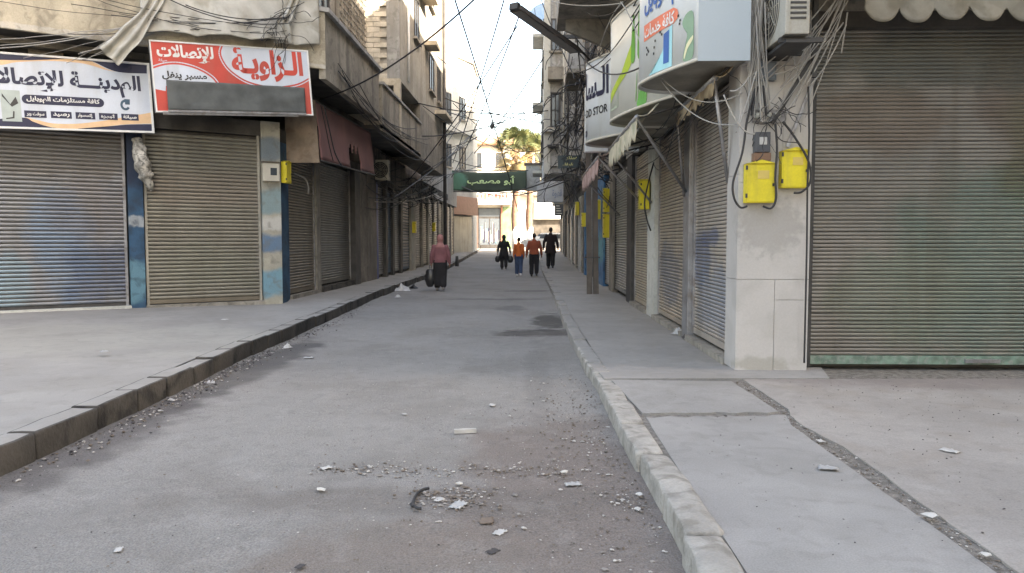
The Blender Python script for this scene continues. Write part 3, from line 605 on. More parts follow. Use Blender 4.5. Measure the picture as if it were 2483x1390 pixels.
# ================================================================ FAR END
bG = thing('sunlit_shop_building', 'low sunlit cream building with a white shop front facing down the street', 'building', (-3, 68.4, .7))
m_sunw = M('haze_whitened_wall', (.74,.70,.62), .9, .08, .5, .15, 20, dirt=(.45,.38,.28), dirt_amt=.4, streak=True)  # wall whitened so its colour carries the far haze
MB().box(-14,9,68.4,78,0,10.2).build('wall', m_sunw, bG)
MB().hexa([(-14.3,67.9,10.2),(9.3,67.9,10.2),(9.3,78,10.2),(-14.3,78,10.2),(-14.3,67.9,10.35),(9.3,67.9,10.35),(9.3,72,11.4),(-14.3,72,11.4)]).build('roof', M('clay_tiles',(.38,.2,.12),.9), bG)
FG = Fr((0,68.4),(1,0),(0,-1))
for x0 in (-9.5,-5.6,-3.4,.2,2.8): window(bG, FG, x0, x0+.9, 8.1, 9.5, 0, m_iron)
MB().fbox(FG, -7.2, -1.9, .0, .9, 4.75, 4.85).build('shop_canopy', m_white, bG)
MB().fbox(FG, -7.0, -2.0, .05, .2, 4.95, 6.2).build('fascia_sign', m_white, bG)
s_ = MB()
for k in range(14): s_.fbox(FG, -6.8+k*.33, -6.8+k*.33+random.uniform(.12,.26), .21, .22, 5.25+random.uniform(0,.2), 5.5+random.uniform(.05,.3))
tag(s_.build('sign_lettering', flat('rust_print',(.35,.1,.08)), bG), kind='stuff')
wf = MB().fbox(FG, -5.05, -2.95, .0, .12, .75, 4.5).build('display_window', m_iron, bG)
for x0,x1,z0,z1 in ((-4.95,-4.05,1.1,3.5),(-3.95,-3.05,1.1,3.5),(-4.95,-3.05,3.7,4.4)): MB().fbox(FG, x0,x1,.121,.13,z0,z1).build('pane', flat('shop_glass',(.1,.12,.14),.1), wf)
dm = MB()
for k in range(16): x0 = -4.85+k*.11; dm.fbox(FG, x0, x0+.08, .131, .16, 1.15+random.uniform(0,.5), 2.0+random.uniform(0,1.2), mi=k % 4)
tag(dm.build('goods_on_display', [m_galv, m_teal, m_beige, m_navy], bG), kind='stuff')
MB().fbox(FG, -2.9, -1.75, .0, .1, .75, 4.6).build('green_shutter', M('green_shutter_steel',(.16,.24,.13),.7), bG)
MB().fbox(FG, .0, 3.2, .0, .1, .75, 3.4).build('dark_shop_opening', m_dark, bG)
MB().fbox(FG, .1, 3.2, .0, .5, 3.45, 5.0).build('white_sign_board', m_white, bG)
for (x0,x1,z0,z1,mt) in ((-10.5,-8.2,.75,3.2,m_dark),(3.4,6.0,.75,3.4,m_dark)): MB().fbox(FG, x0,x1,.0,.1,z0,z1).build('dark_shop_opening', mt, bG)
for k, x0 in enumerate((-7.6,-5.25,-2.95,-1.6)): MB().fbox(FG, x0, x0+.16, .02, .22, .75, 4.7).build('column', flat('brick_red_paint_%d' % k, (.3,.13,.09)), bG)
MB().fbox(FG, -7.4, -1.7, .0, .5, 6.4, 6.55).build('cornice', m_conc, bG); MB().fbox(FG, -1.2, 4.0, .0, .7, 5.6, 5.75).build('balcony_slab', m_conc, bG)
rl = MB(); 
for k in range(26): rl.fbox(FG, -1.2+k*.2, -1.17+k*.2, .64, .67, 5.752, 6.6)
rl.fbox(FG, -1.2, 4.0, .63, .68, 6.6, 6.65); tag(rl.build('balcony_railing', m_iron, bG), kind='stuff')
ad = tag(MB().fbox(FG, -6.15, -5.35, .6, .66, 1.05, 2.1).build('yellow_notice_board', flat('yellow_board',(.75,.68,.25)), bG))
for nm, lab, bx, mt in (('ochre_block','taller ochre block beyond the sunlit shops on the left',(-30,-14.5,70,85,13),m_cream),('distant_block','distant block beyond the sunlit shops on the right',(9.5,30,70,85,14),m_beige)):
    b_ = thing(nm, lab, 'building', (bx[0], bx[2], 0)); MB().box(bx[0],bx[1],bx[2],bx[3],0,bx[4]).build('wall', mt, b_)
    f_ = Fr((0,bx[2]),(1,0),(0,-1)); k = bx[0]+1
    while k < bx[1]-2: window(b_, f_, k, k+1.2, 8, 9.5, 0, m_iron); window(b_, f_, k, k+1.2, 4.6, 6, 0, m_iron); k += 3

# ---- palms
m_trunk = M('palm_trunk', (.2,.115,.08), .95, .25, 4, .8, 16); m_wash = flat('whitewash', (.62,.58,.52), .9)
m_frond = M('palm_frond', (.1,.125,.05), .6, .3, 1.2, 0, 10, fine=0, dirt=(.24,.21,.09), dirt_amt=.5); m_dead = M('dead_frond', (.34,.26,.13), .85, .25, 1.5, 0, 10, fine=0)
def frond_mesh(mat, droop):
    mb = MB(); L = 1.15; base = Vector((0,0,0)); tip = Vector((L,0,-.12*L))
    mb.tube([base, Vector((L*.5,0,.03)), tip], [.02,.015,.01], 4)
    for k in range(15):
        a = R(-105+210*k/14); ln = .95*(1-.2*abs(k-7)/7)
        d = Vector((math.cos(a), math.sin(a), 0)); n = Vector((-d.y, d.x, 0)); pts = []
        for i, t in enumerate((0,.35,.7,1.0)): pts.append(tip+d*ln*t+Vector((0,0,-droop*t*t*ln)))
        wd = (.03,.045,.028,.003); vs = []
        for p, w_ in zip(pts, wd): vs += [p-n*w_+Vector((0,0,.0)), p+Vector((0,0,-w_*.5)), p+n*w_]
        mb.add(vs, [f for i in range(3) for f in ((3*i,3*i+3,3*i+4,3*i+1),(3*i+1,3*i+4,3*i+5,3*i+2))])
    o = mb.build('frond', mat); me = o.data; bpy.data.objects.remove(o); return me
fm1, fm2, fmd = frond_mesh(m_frond,.25), frond_mesh(m_frond,.6), frond_mesh(m_dead,.5)
def palm(x, y, h, lab, seed):
    rnd = random.Random(seed); t = thing('palm_tree', lab, 'palm tree', (x,y,.75), 'palms at the end of the street')
    pts = [(x+.05*math.sin(k), y, .7+(h-.7)*k/14) for k in range(15)]
    tr = MB().tube(pts, [.27-.05*k/14+.015*(k % 2) for k in range(15)], 12).build('trunk', m_trunk, t)
    MB().tube([(x,y,.7),(x+.04,y,2.6)], [.295,.28], 12).build('whitewash_band', m_wash, t)
    for k in range(64):
        az = k*2.4+rnd.uniform(-.2,.2); f = k/63; el = R(78-150*f+rnd.uniform(-8,8)); s = rnd.uniform(.85,1.1)*(1.0 if f < .6 else .95)
        dead = f > .55 or (f > .45 and rnd.random() < .4)
        if f > .6: el = R(-38-42*(f-.6)/.4+rnd.uniform(-8,8))
        zb = h+.25-(1.5*max(0,f-.55)/.45)
        inst('dead_frond' if dead else 'frond', fmd if dead else (fm1 if k % 2 else fm2), t, (x+.1*math.cos(az), y+.1*math.sin(az), zb), (rnd.uniform(-1.1,1.1), -el, az), (s,s,s))
    return t
palm(-1.5, 61.5, 8.9, 'fan palm with a skirt of dry fronds, left of the two trunks', 3)
palm(-.32, 62.5, 8.6, 'fan palm half hidden by the overhanging building, right of the two trunks', 5)
m_sky = M('pale_sign_print', (.58,.63,.71), .5, .06, 2, 0, 30, dirt=(.42,.43,.42), dirt_amt=.35, streak=True, fine=.05)
m_red = M('sun_faded_red_print', (.58,.075,.055), .5, .14, 1.3, 0, 30, dirt=(.4,.13,.1), dirt_amt=.35, streak=True, fine=.05)
# ================================================================ SIGNS ON THE CANTED FRONT
class Board:
    def __init__(s, fr, aL, aR, off, zL, zR, H):   # lower corners (a, z) at the viewer's left and right
        s.bl = fr.P(aL, off, zL); br = fr.P(aR, off, zR); s.x = (br-s.bl); s.W = s.x.length; s.x.normalize()
        s.n = fr.n; s.y = s.n.cross(s.x).normalized(); s.y = s.y if s.y.z > 0 else -s.y; s.H = H
    def P(s, x, y, o=0): return s.bl+s.x*x+s.y*y+s.n*o
    def slab(s, mb, x0, x1, y0, y1, o0, o1): return mb.hexa([s.P(x0,y0,o0),s.P(x1,y0,o0),s.P(x1,y0,o1),s.P(x0,y0,o1),s.P(x0,y1,o0),s.P(x1,y1,o0),s.P(x1,y1,o1),s.P(x0,y1,o1)])
    def poly(s, mb, pts, o, mi=0):
        pts = [(min(max(x,.0),s.W), min(max(y,.0),s.H)) for x,y in pts]
        return mb.add([s.P(x,y,o) for x,y in pts], [tuple(range(len(pts)))], mi=mi)

# --- white sign of the phone shop, cut by the left edge of the photo
sA = Board(LA, 5.2, 2.25, .36, 3.15, 3.28, 1.19)
ga = thing('shop_sign', 'white, navy and peach phone shop sign with dark lettering over the blue smeared shutter', 'sign', tuple(sA.P(0,0,-.12)))
sA.slab(MB(), 0, sA.W, 0, sA.H, -.1, 0).build('sign_box', m_galv, ga)
sA.slab(MB(), .03, sA.W-.03, .03, sA.H-.03, .001, .004).build('face', m_sky, ga)
fm = MB()
for q in ((0,sA.W,0,.03),(0,sA.W,sA.H-.03,sA.H),(0,.03,.03,sA.H-.03),(sA.W-.035,sA.W,.03,sA.H-.03)): sA.slab(fm, *q, .001, .02)
fm.build('frame', m_white, ga)
def zA(zx, zy):
    bot = 1240+.0466*zx; top = 85+.087*zx; return (.76+zx*.000928, 1.19*(bot-zy)/(bot-top))
nv = MB(); sA.poly(nv, [(.04,sA.H-.035)]+[(.04,sA.H-.13),(.76,sA.H-.13),(1.2,sA.H-.10),(1.6,sA.H-.05),(1.7,sA.H-.035)], .006); nv.build('navy_swoosh', m_navy, ga)
nv = MB(); sA.poly(nv, curve_pts([zA(1370,225),zA(1500,275),zA(1650,350),zA(1800,405),zA(2000,432),zA(2310,445)],5)+[(sA.W-.04,sA.H-.036),(sA.W*.62,sA.H-.036)], .006); nv.build('navy_swoosh', m_navy, ga)
nv = MB(); sA.poly(nv, [(.04,.035),(.04,.13)]+curve_pts([zA(-300,1120),zA(300,1080),zA(450,1140),zA(600,1200),zA(770,1245)],5)+[(1.5,.035)], .006); nv.build('navy_swoosh', m_navy, ga)
nv = MB(); sA.poly(nv, curve_pts([zA(1150,1278),zA(1500,1245),zA(1900,1212),zA(2330,1212)],5)+[(sA.W-.04,.035),(1.8,.035)], .006); nv.build('navy_swoosh', m_navy, ga)

pc = MB()
sA.poly(pc, curve_pts([(.04,1.07),(.76,1.06),zA(700,175),zA(1200,215),zA(1370,228),zA(1500,283),zA(1650,360),zA(1800,412)],5)+curve_pts([zA(1600,370),zA(1400,305),zA(1200,265),zA(800,235),zA(300,248),(.76,.98),(.04,.97)],5), .0048)
sA.poly(pc, curve_pts([zA(330,1072),zA(520,1120),zA(760,1175),zA(1100,1185),zA(1500,1150),zA(1900,1095),zA(2330,1035)],5)+curve_pts([zA(2330,1205),zA(1900,1208),zA(1500,1240),zA(1150,1270),zA(800,1252),zA(600,1200),zA(450,1140)],5), .0048)
pc.build('peach_swoosh', m_peach, ga)
tx = MB()
put_letters(tx, 'المدينـــة للإتصالات', (zA(-330,0)[0], zA(2190,0)[0], .575, .965), lambda x,y,o: sA.P(x,y,o), .008, .038)
tx.build('lettering', m_navy, ga)
pill = MB(); cx0, cx1, cy, r = zA(400,0)[0], zA(1490,0)[0], .475, .073
sA.poly(pill, [(cx1+r*math.cos(R(a)), cy+r*math.sin(R(a))) for a in range(-90,91,15)]+[(cx0+r*math.cos(R(a)), cy+r*math.sin(R(a))) for a in range(90,271,15)], .007)
pill.build('navy_band', m_navy, ga)
t2 = MB(); put_letters(t2, 'كافة مستلزمات الموبايل', (cx0-.01, cx1+.01, cy-.055, cy+.055), lambda x,y,o: sA.P(x,y,o), .010, .03); t2.build('small_lettering', m_white, ga)
for (a, b, tt) in ((340,665,'سوفت وير'),(730,1045,'رصيد'),(1105,1410,'إكسسوار'),(1470,1770,'أجهزة'),(1830,2115,'صيانة')):
    x0, y0 = zA(a, 1075+.045*(a-340)); x1 = zA(b,0)[0]; y1 = y0+.108
    bx = MB(); sA.poly(bx, [(x0,y0),(x1,y0),(x1,y1),(x0,y1)], .0075); bx.build('dark_label', m_navy, ga)
    t3 = MB(); put_letters(t3, tt, (x0+.03, x1-.03, y0+.018, y1-.018), lambda x,y,o: sA.P(x,y,o), .010, .03); t3.build('label_lettering', m_white, ga)
x0, y0 = zA(20,1130); x1, y1 = zA(300,675)
pb = MB(); sA.poly(pb, [(x0,y0),(x1,y0),(x1,y1),(x0,y1)], .0075, 0)
sA.poly(pb, [(x0+.02,y1-.05),(x0+.12,y1-.22),(x0+.2,y1-.10),(x0+.23,y1-.2),(x0+.14,y1-.26),(x0+.02,y1-.1)], .009, 1); sA.poly(pb, [(x0+.05,y0+.03),(x0+.16,y0+.05),(x0+.17,y0+.16),(x0+.15,y0+.16),(x0+.14,y0+.07),(x0+.05,y0+.05)], .009, 1)
pb.build('grey_picture', [flat('grey_green_print',(.4,.46,.44)), m_iron], ga)
em = MB(); ex, ey = zA(1910,915)
o_ = [(ex+.075*math.cos(R(a)), ey+.09*math.sin(R(a))) for a in range(60,331,15)]; i_ = [(ex+.04*math.cos(R(a)), ey+.05*math.sin(R(a))) for a in range(330,59,-15)]
for k in range(len(o_)-1): em.add([sA.P(*o_[k],.008), sA.P(*o_[k+1],.008), sA.P(*i_[-2-k],.008), sA.P(*i_[-1-k],.008)], [(0,1,2,3)])
sA.poly(em, [(ex,ey+.01),(ex+.07,ey+.01),(ex+.075,ey+.1),(ex-.01,ey+.1)], .0085)
em.build('telephone_emblem', m_teal if False else flat('steel_blue_print',(.05,.1,.15)), ga)

# --- red and white sign
sB = Board(LA, 2.26, -.45, .70, 3.59, 3.78, 1.20)
gb = thing('shop_sign', 'red and white phone shop sign with a grey cloth over its lower part', 'sign', tuple(sB.P(0,0,-.12)))
sB.slab(MB(), 0, sB.W, 0, sB.H, -.12, 0).build('sign_box', m_galv, gb)
sB.slab(MB(), .025, sB.W-.025, .025, sB.H-.025, .001, .004).build('face', m_red, gb)
fm = MB()
for q in ((0,sB.W,0,.025),(0,sB.W,sB.H-.025,sB.H),(0,.025,.025,sB.H-.025),(sB.W-.03,sB.W,.025,sB.H-.025)): sB.slab(fm, *q, .001, .015)
fm.build('frame', m_white, gb)
def zB(zx, zy):
    top = 75+.045*(zx-60); bot = 1095+.023*(zx-60); return (sB.W*(zx-60)/2350, 1.22*(bot-zy)/(bot-top))
wh = MB()
ell = curve_pts([zB(1110,125),zB(1055,250),zB(1090,380),zB(1180,500),zB(1370,630),zB(1600,700),zB(1850,725),zB(2100,700),zB(2250,660),zB(2395,590)],5)
sB.poly(wh, ell+[(sB.W-.03,sB.H-.026),(zB(1110,0)[0],sB.H-.026)], .006)
el2 = curve_pts([zB(80,490),zB(250,440),zB(430,430),zB(620,470),zB(780,540),zB(890,620),zB(950,700)],5)
sB.poly(wh, [(.026,.5)]+el2+[(zB(230,0)[0],zB(0,720)[1]),(zB(220,0)[0],zB(220,800)[1]),(.026,zB(0,770)[1])], .006)
def band(b, line, off, wdt, mb, o):
    for p, q in zip(line, line[1:]):
        d = Vector(q)-Vector(p); n = Vector((-d.y, d.x)).normalized()*off; m_ = Vector((-d.y, d.x)).normalized()*(off+wdt)
        b.poly(mb, [tuple(Vector(p)+n), tuple(Vector(q)+n), tuple(Vector(q)+m_), tuple(Vector(p)+m_)], o)
band(sB, ell, -.045, .018, wh, .0055); band(sB, el2, .03, .018, wh, .0055)
wh.build('white_oval', m_sky, gb)
t4 = MB(); put_letters(t4, 'الـزاويـة', (zB(1195,0)[0], zB(2300,0)[0], zB(1700,655)[1], zB(1700,190)[1]), lambda x,y,o: sB.P(x,y,o), .009, .045); t4.build('lettering', m_red, gb)
t5 = MB(); put_letters(t5, 'للإتصالات', (zB(150,0)[0], zB(940,0)[0], zB(500,400)[1], zB(500,155)[1]), lambda x,y,o: sB.P(x,y,o), .009, .04); t5.build('white_lettering', m_white, gb)
t6 = MB(); put_letters(t6, 'مسير ينفل', (zB(190,0)[0], zB(815,0)[0], zB(500,650)[1], zB(500,525)[1]), lambda x,y,o: sB.P(x,y,o), .009, .03); t6.build('dark_lettering', m_black, gb)
t7 = MB(); put_letters(t7, 'صيانة', (zB(165,0)[0], zB(280,0)[0], zB(200,398)[1], zB(200,350)[1]), lambda x,y,o: sB.P(x,y,o), .009, .02); t7.build('tiny_lettering', m_sky, gb)
m_cloth = M('grey_cover_cloth', (.085,.092,.09), .85, .2, 3.5, .2, 12, fine=.05)
x0, y0 = zB(235,1070); x1, y1 = zB(2290,745)
def clothP(u, v):
    x = x0-.02*(1-v)+(x1-x0)*u; return sB.P(x, y0+(y1+.035*(1-u)-y0)*v+.008*noise.noise(Vector((u*9,v*3,0))), .05+.03*(1-v)+.014*noise.noise(Vector((u*7,v*3,4)))+.006*noise.noise(Vector((u*26,v*9,1))))
MB().grid(clothP, 60, 16).build('cover_cloth', m_cloth, gb, thick=.008)
rb = MB(); rb.bar(clothP(0,0)+Vector((0,0,-.02)), clothP(1,0)+Vector((0,0,-.02)), .035); rb.build('cloth_rail', m_galv, gb)
rb = MB(); rb.bar(sB.P(.1,-.02,.05), sB.P(sB.W-.3,-.01,.05), .05); rb.build('lower_rail', m_galv, gb)

# --- tarpaulin over the balcony above the red sign
m_tarp = M('dirty_tarpaulin', (.44,.43,.39), .8, .14, 1.6, .15, 14, dirt=(.22,.2,.15), dirt_amt=.55, fine=.06)
def tarpP(u, v):
    a = 2.45-(3.05)*u; zb = 4.88+.2*u+.05*abs(math.sin(u*11)); z = zb+(6.1-zb)*v
    sag = .16*math.sin(math.pi*u)*(1-v)+.05*noise.noise(Vector((u*5,v*2,0)))+.035*noise.noise(Vector((u*16+v*4,v*3,3)))+.012*math.sin(u*60+4*v)*(1-v)
    pin = .1*math.exp(-((u-.83)/.04)**2)*(1-v)
    return LA.P(a, .68+sag-pin, z)
tp = tag(MB().grid(tarpP, 110, 40).build('tarpaulin', m_tarp, org=tuple(LA.P(1,.7,4.9)), thick=.006), 'dirty off white tarpaulin draped over the balcony above the red sign', 'tarpaulin')
def strip(pts, wd, seed, tw=2.2):
    pts = curve_pts(pts, 8); n = len(pts)
    def P(u, v):
        i = min(int(u*(n-1)), n-2); t = u*(n-1)-i; p = Vector(pts[i])*(1-t)+Vector(pts[i+1])*t
        d = (Vector(pts[i+1])-Vector(pts[i])).normalized(); s_ = d.cross(LA.n).normalized()
        w_ = wd*(.45+.75*u)*(1+.25*noise.noise(Vector((u*4,seed,0))))
        f = (v-.5)*w_
        return p+s_*f+LA.n*(.035*math.sin(v*13+u*tw+seed)+.03*noise.noise(Vector((u*6,v*4,seed))))
    return MB().grid(P, 36, 16)
tag(strip([tuple(LA.P(2.1,.75,5.65)), tuple(LA.P(2.35,.8,5.2)), tuple(LA.P(2.62,.8,4.8)), tuple(LA.P(2.95,.72,4.42))], .32, 1).build('cloth_strip', m_tarp, org=tuple(LA.P(2.4,.7,5)), thick=.006), 'twisted off white cloth hanging down diagonally to the white sign', 'cloth')
tag(strip([tuple(LA.P(-.2,.85,6.1)), tuple(LA.P(.0,.82,5.6)), tuple(LA.P(.12,.8,5.35)), tuple(LA.P(.1,.72,5.04))], .3, 5).build('cloth_strip', m_tarp, org=tuple(LA.P(0,.8,5.5)), thick=.006), 'bunched end of off white cloth knotted at the right of the tarpaulin', 'cloth')
rg = MB()
rp = curve_pts([tuple(LA.P(2.5,.1,3.2)), tuple(LA.P(2.46,.16,2.95)), tuple(LA.P(2.42,.17,2.7)), tuple(LA.P(2.36,.15,2.5)), tuple(LA.P(2.28,.12,2.3))], 7)
rg.tube(rp, [.03+.1*math.sin(math.pi*min(1,(i+2)/len(rp)))**.7*(1+.3*noise.noise(Vector((i*.6,0,0)))) for i in range(len(rp))], 14)
for i, v in enumerate(rg.v):
    vv = Vector(v); rg.v[i] = tuple(vv+Vector((noise.noise(vv*9),noise.noise(vv*9+Vector((5,0,0))),0))*.04)
tag(rg.build('hanging_bag', M('striped_rag', (.4,.38,.34), .9, .5, 9, .3, 20, dirt=(.03,.03,.03), dirt_amt=.8), org=tuple(LA.P(2.4,.1,3.2))), 'crumpled black and white bag hanging on the blue pillar between the shutters', 'bag')
tag(MB().tube([LA.P(2.52,.07,3.6), LA.P(2.5,.1,3.18)], .008, 5).build('hanging_string', m_cable), 'thin string from which the crumpled bag hangs', 'string')

# ================================================================ METER BOXES AND OTHER WALL FITTINGS
def yellow_box(fr, a0, a1, z0, z1, d0, lab, depth=.1, tilt=0, win=True):
    c = fr.P((a0+a1)/2, d0, z0); t = thing('meter_box', lab, 'meter box', tuple(c), 'yellow meter boxes')
    MB().fbox(fr, a0, a1, d0, d0+depth, z0, z1-.02).build('box', m_yellow, t, bevel=.004)
    MB().fbox(fr, a0+.012, a1-.012, d0+depth+.001, d0+depth+.007, z0+.012, z1-.035).build('door', m_yellow, t)
    am = (a0+a1)/2; mb = MB()    # small gabled rain cap
    mb.add([fr.P(a0-.008,d0,z1-.02),fr.P(am,d0,z1+.015),fr.P(a1+.008,d0,z1-.02),fr.P(a0-.008,d0+depth+.02,z1-.02),fr.P(am,d0+depth+.02,z1+.015),fr.P(a1+.008,d0+depth+.02,z1-.02)], [(0,1,4,3),(1,2,5,4),(3,4,5),(2,1,0),(0,3,5,2)])
    mb.build('rain_cap', m_yellow, t)
    if win:
        w0 = a0+(a1-a0)*.38; q = MB().fbox(fr, w0, w0+(a1-a0)*.38, d0+depth+.0075, d0+depth+.012, z0+(z1-z0)*.58, z0+(z1-z0)*.78).build('meter_window', flat('ochre_window',(.6,.45,.12)) if 'ochre_window' not in bpy.data.materials else bpy.data.materials['ochre_window'], t)
    for k, zz in enumerate((.12,.8)): MB().fbox(fr, a0-.004, a0+.011, d0+depth-.01, d0+depth+.012, z0+(z1-z0)*zz, z0+(z1-z0)*zz+.04).build('hinge', m_iron, t)
    MB().fbox(fr, a1-.035, a1-.02, d0+depth+.008, d0+depth+.018, z0+(z1-z0)*.4, z0+(z1-z0)*.47).build('lock', m_iron, t)
    return t
yellow_box(RF, 2.03, 2.31, 1.77, 2.16, .02, 'yellow meter box on the clad pillar, the lower left one of the two')
yellow_box(RF, 2.365, 2.62, 1.91, 2.28, .02, 'yellow meter box on the clad pillar, the upper right one near the wide shutter')
em_ = thing('electric_meter', 'small dark grey electric meter above the lower yellow box', 'electric meter', (2.18,7.28,2.24))
MB().box(2.115,2.255,7.19,7.285,2.25,2.44).build('case', flat('meter_case',(.07,.075,.085)), em_, bevel=.006)
MB().box(2.15,2.22,7.183,7.189,2.32,2.39).build('dial_window', flat('dial',(.5,.5,.48)), em_)
MB().box(2.105,2.265,7.2,7.285,2.17,2.245).build('terminal_cover', flat('rusty_cover',(.2,.11,.07)), em_)
jb = thing('junction_box', 'blue grey junction box at the top of the clad pillar', 'junction box', (2.2,7.28,2.95))
MB().box(2.11,2.3,7.2,7.285,2.93,3.1).build('case', flat('blue_grey_case',(.12,.15,.18)), jb, bevel=.005)
MB().box(2.125,2.285,7.193,7.199,2.945,3.085).build('lid', flat('blue_grey_lid',(.16,.19,.22)), jb)
cl = thing('cable_clamp', 'pale metal cable clamp plate above the electric meter', 'clamp', (2.2,7.28,2.55))
MB().box(2.1,2.42,7.255,7.285,2.54,2.66).build('plate', m_galv, cl); 
for k in range(3): MB().tube([(2.14+.09*k,7.25,2.6),(2.14+.09*k,7.18,2.6)], .03, 8).build('insulator', m_pale, cl)
ib = thing('iron_brace', 'dark iron brace leaning on the clad pillar beneath the air conditioner', 'brace', (2.4,7.2,2.5))
MB().bar((2.60,7.15,3.1),(2.27,7.2,2.52),.035).build('strut', m_iron, ib); MB().bar((2.62,7.12,3.75),(2.62,7.12,2.93),.045).build('upright', m_iron, ib); MB().bar((2.66,7.2,2.95),(2.42,7.22,2.3),.03).build('strut', m_galv, ib)
yellow_box(LS, 14.5, 14.8, 2.55, 2.98, .04, 'yellow meter box round the corner from the white meter cabinet', win=False)
wb = thing('meter_cabinet', 'white square meter cabinet with a dark window on the blue and white pillar', 'meter cabinet', tuple(LA.P(.2,.06,2.6)))
MB().fbox(LA, .05, .36, .055, .15, 2.56, 2.9).build('case', flat('ivory_case',(.5,.47,.4)), wb, bevel=.006)
MB().fbox(LA, .10, .22, .151, .158, 2.67, 2.81).build('window', m_glass, wb); MB().fbox(LA, .04,.37,.056,.17,2.902,2.93).build('rain_cap', flat('brown_cap',(.1,.08,.06)), wb)
fbx = flat('white_label', (.7,.68,.6))
def yb(y0, z0, h, d, lab, fr=RS, w_=.28): return yellow_box(fr, y0, y0+w_, z0, z0+h, d, lab, depth=.14, win=False)
yb(14.2+ -1.5, 1.95, .5, .03, 'yellow meter box with a looped black cable beside the beige shutter')
yb(19.0, 2.15, .6, .06, 'upper yellow meter box of the stacked pair behind the twin pole')
yb(19.0, 1.5, .6, .06, 'lower yellow meter box of the stacked pair behind the twin pole')
yb(21.6, 2.05, .55, .05, 'yellow meter box close to the twin pole on its street side')
yb(27.5, 1.95, .5, .06, 'narrow yellow meter box beyond the twin pole')
yb(31.1, 2.5, .55, .08, 'dull yellow meter box on the pale wall beside the white sign box', w_=.6)
yb(30.1, 1.75, .45, .05, 'yellow meter box on the pale pillar at the far left of the street', fr=LS)
yb(36.2, 1.9, .42, .05, 'pale yellow meter box further along the low shop row', fr=LS)

def fan_grille(mb, c, r, ax, ay, n):
    for k in range(1, 6): mb.tube([c+ax*(r*k/5*math.cos(2*math.pi*i/20))+ay*(r*k/5*math.sin(2*math.pi*i/20))+n*.01 for i in range(21)], .004, 4, cap=False)
    for k in range(8): a = math.pi*k/4; mb.tube([c+n*.012, c+n*.012+ax*r*math.cos(a)+ay*r*math.sin(a)], .004, 4)
def aircon(lab, c, ax, n, w_=.72, h=.58, dp_=.26):
    c = Vector(c); ax = Vector(ax); n = Vector(n); Z = Vector((0,0,1)); t = thing('air_conditioner', lab, 'air conditioner', tuple(c))
    def hb(a0,a1,b0,b1,z0,z1): return MB().hexa([c+ax*a0+n*b0+Z*z0, c+ax*a1+n*b0+Z*z0, c+ax*a1+n*b1+Z*z0, c+ax*a0+n*b1+Z*z0, c+ax*a0+n*b0+Z*z1, c+ax*a1+n*b0+Z*z1, c+ax*a1+n*b1+Z*z1, c+ax*a0+n*b1+Z*z1])
    hb(-w_/2,w_/2,-dp_,0,0,h).build('casing', m_acw, t, bevel=.012)
    fc = c+ax*(-w_*.12)+Z*h*.5
    MB().add([fc+ax*(h*.4*math.cos(2*math.pi*i/24))+Z*(h*.4*math.sin(2*math.pi*i/24))+n*.002 for i in range(24)], [tuple(range(24))]).build('fan_opening', m_iron, t)
    g_ = MB(); fan_grille(g_, fc, h*.41, ax, Z, n); g_.build('fan_grille', m_acw, t)
    for k in range(9): hb(w_/2+.001, w_/2+.006, -dp_*.85, -dp_*.2, h*.2+k*h*.07, h*.2+k*h*.07+h*.03).build('vent', m_iron, t)
    b_ = MB().bar(c+ax*(-w_*.35)+n*.02-Z*.03, c+ax*(-w_*.35)-n*(dp_+.15)-Z*.03, .04).build('bracket', m_iron, t); MB().bar(c+ax*(w_*.35)+n*.02-Z*.03, c+ax*(w_*.35)-n*(dp_+.15)-Z*.03, .04).build('bracket', m_iron, t)
    return t
m_acw = M('aged_white_casing', (.4,.385,.34), .6, .08, 4, .05, 30, dirt=(.3,.27,.2), dirt_amt=.5, streak=True)
aircon('old air conditioner mounted high beside the clad pillar under tangled wires', (2.17,6.92,3.19), (0,-1,0), (-1,0,0), .66, .62, .21)
MB_ = MB().box(2.18,2.42,6.6,7.28,3.12,3.145)
tag(MB_.build('support_shelf', m_iron), 'rusty iron shelf that carries the old air conditioner', 'shelf')
hd = MB().hexa([(2.3,6.4,3.78),(2.95,6.4,3.66),(2.95,7.3,3.70),(2.3,7.3,3.82),(2.3,6.4,3.80),(2.95,6.4,3.68),(2.95,7.3,3.72),(2.3,7.3,3.84)])
tag(hd.build('tin_hood', m_iron), 'dark bent tin hood above the old air conditioner', 'hood')
aircon('white air conditioner above the sooty wall behind the pink awning', (-4.68,23.0,3.3), (1,0,0), (0,-1,0), .42, .62, .3)
aircon('grey air conditioner on the end wall of the overhanging building', (1.55,30.98,6.9), (1,0,0), (0,-1,0), .55, 1.0, .3)

# ================================================================ AWNINGS ON THE LEFT
m_pink = M('faded_pink_sheet', (.2,.1,.098), .8, .12, 1.5, .15, 14, dirt=(.16,.08,.08), dirt_amt=.5, streak=True, fine=.05)
pa = thing('pink_awning', 'faded pink sheet awning with a torn hole hanging over the dark shutters', 'awning', (-4.3,17.5,3.1))
mb = MB(); nu, nv = 40, 12
def pinkP(u, v): y = 15.0+5.1*u; return Vector((-4.28-.1*v+.02*noise.noise(Vector((u*8,v*3,0))), y, 3.05+.16*u+(1.15-.03*u)*v+.015*noise.noise(Vector((u*9,0,2)))))
vs = [pinkP(i/nu, j/nv) for j in range(nv+1) for i in range(nu+1)]
fs = [(j*(nu+1)+i, j*(nu+1)+i+1, (j+1)*(nu+1)+i+1, (j+1)*(nu+1)+i) for j in range(nv) for i in range(nu) if not (19 <= i < 27 and j < 5+((i*7) % 3)-1)]
mb.add(vs, fs, True); mb.build('sheet', m_pink, pa, thick=.01)
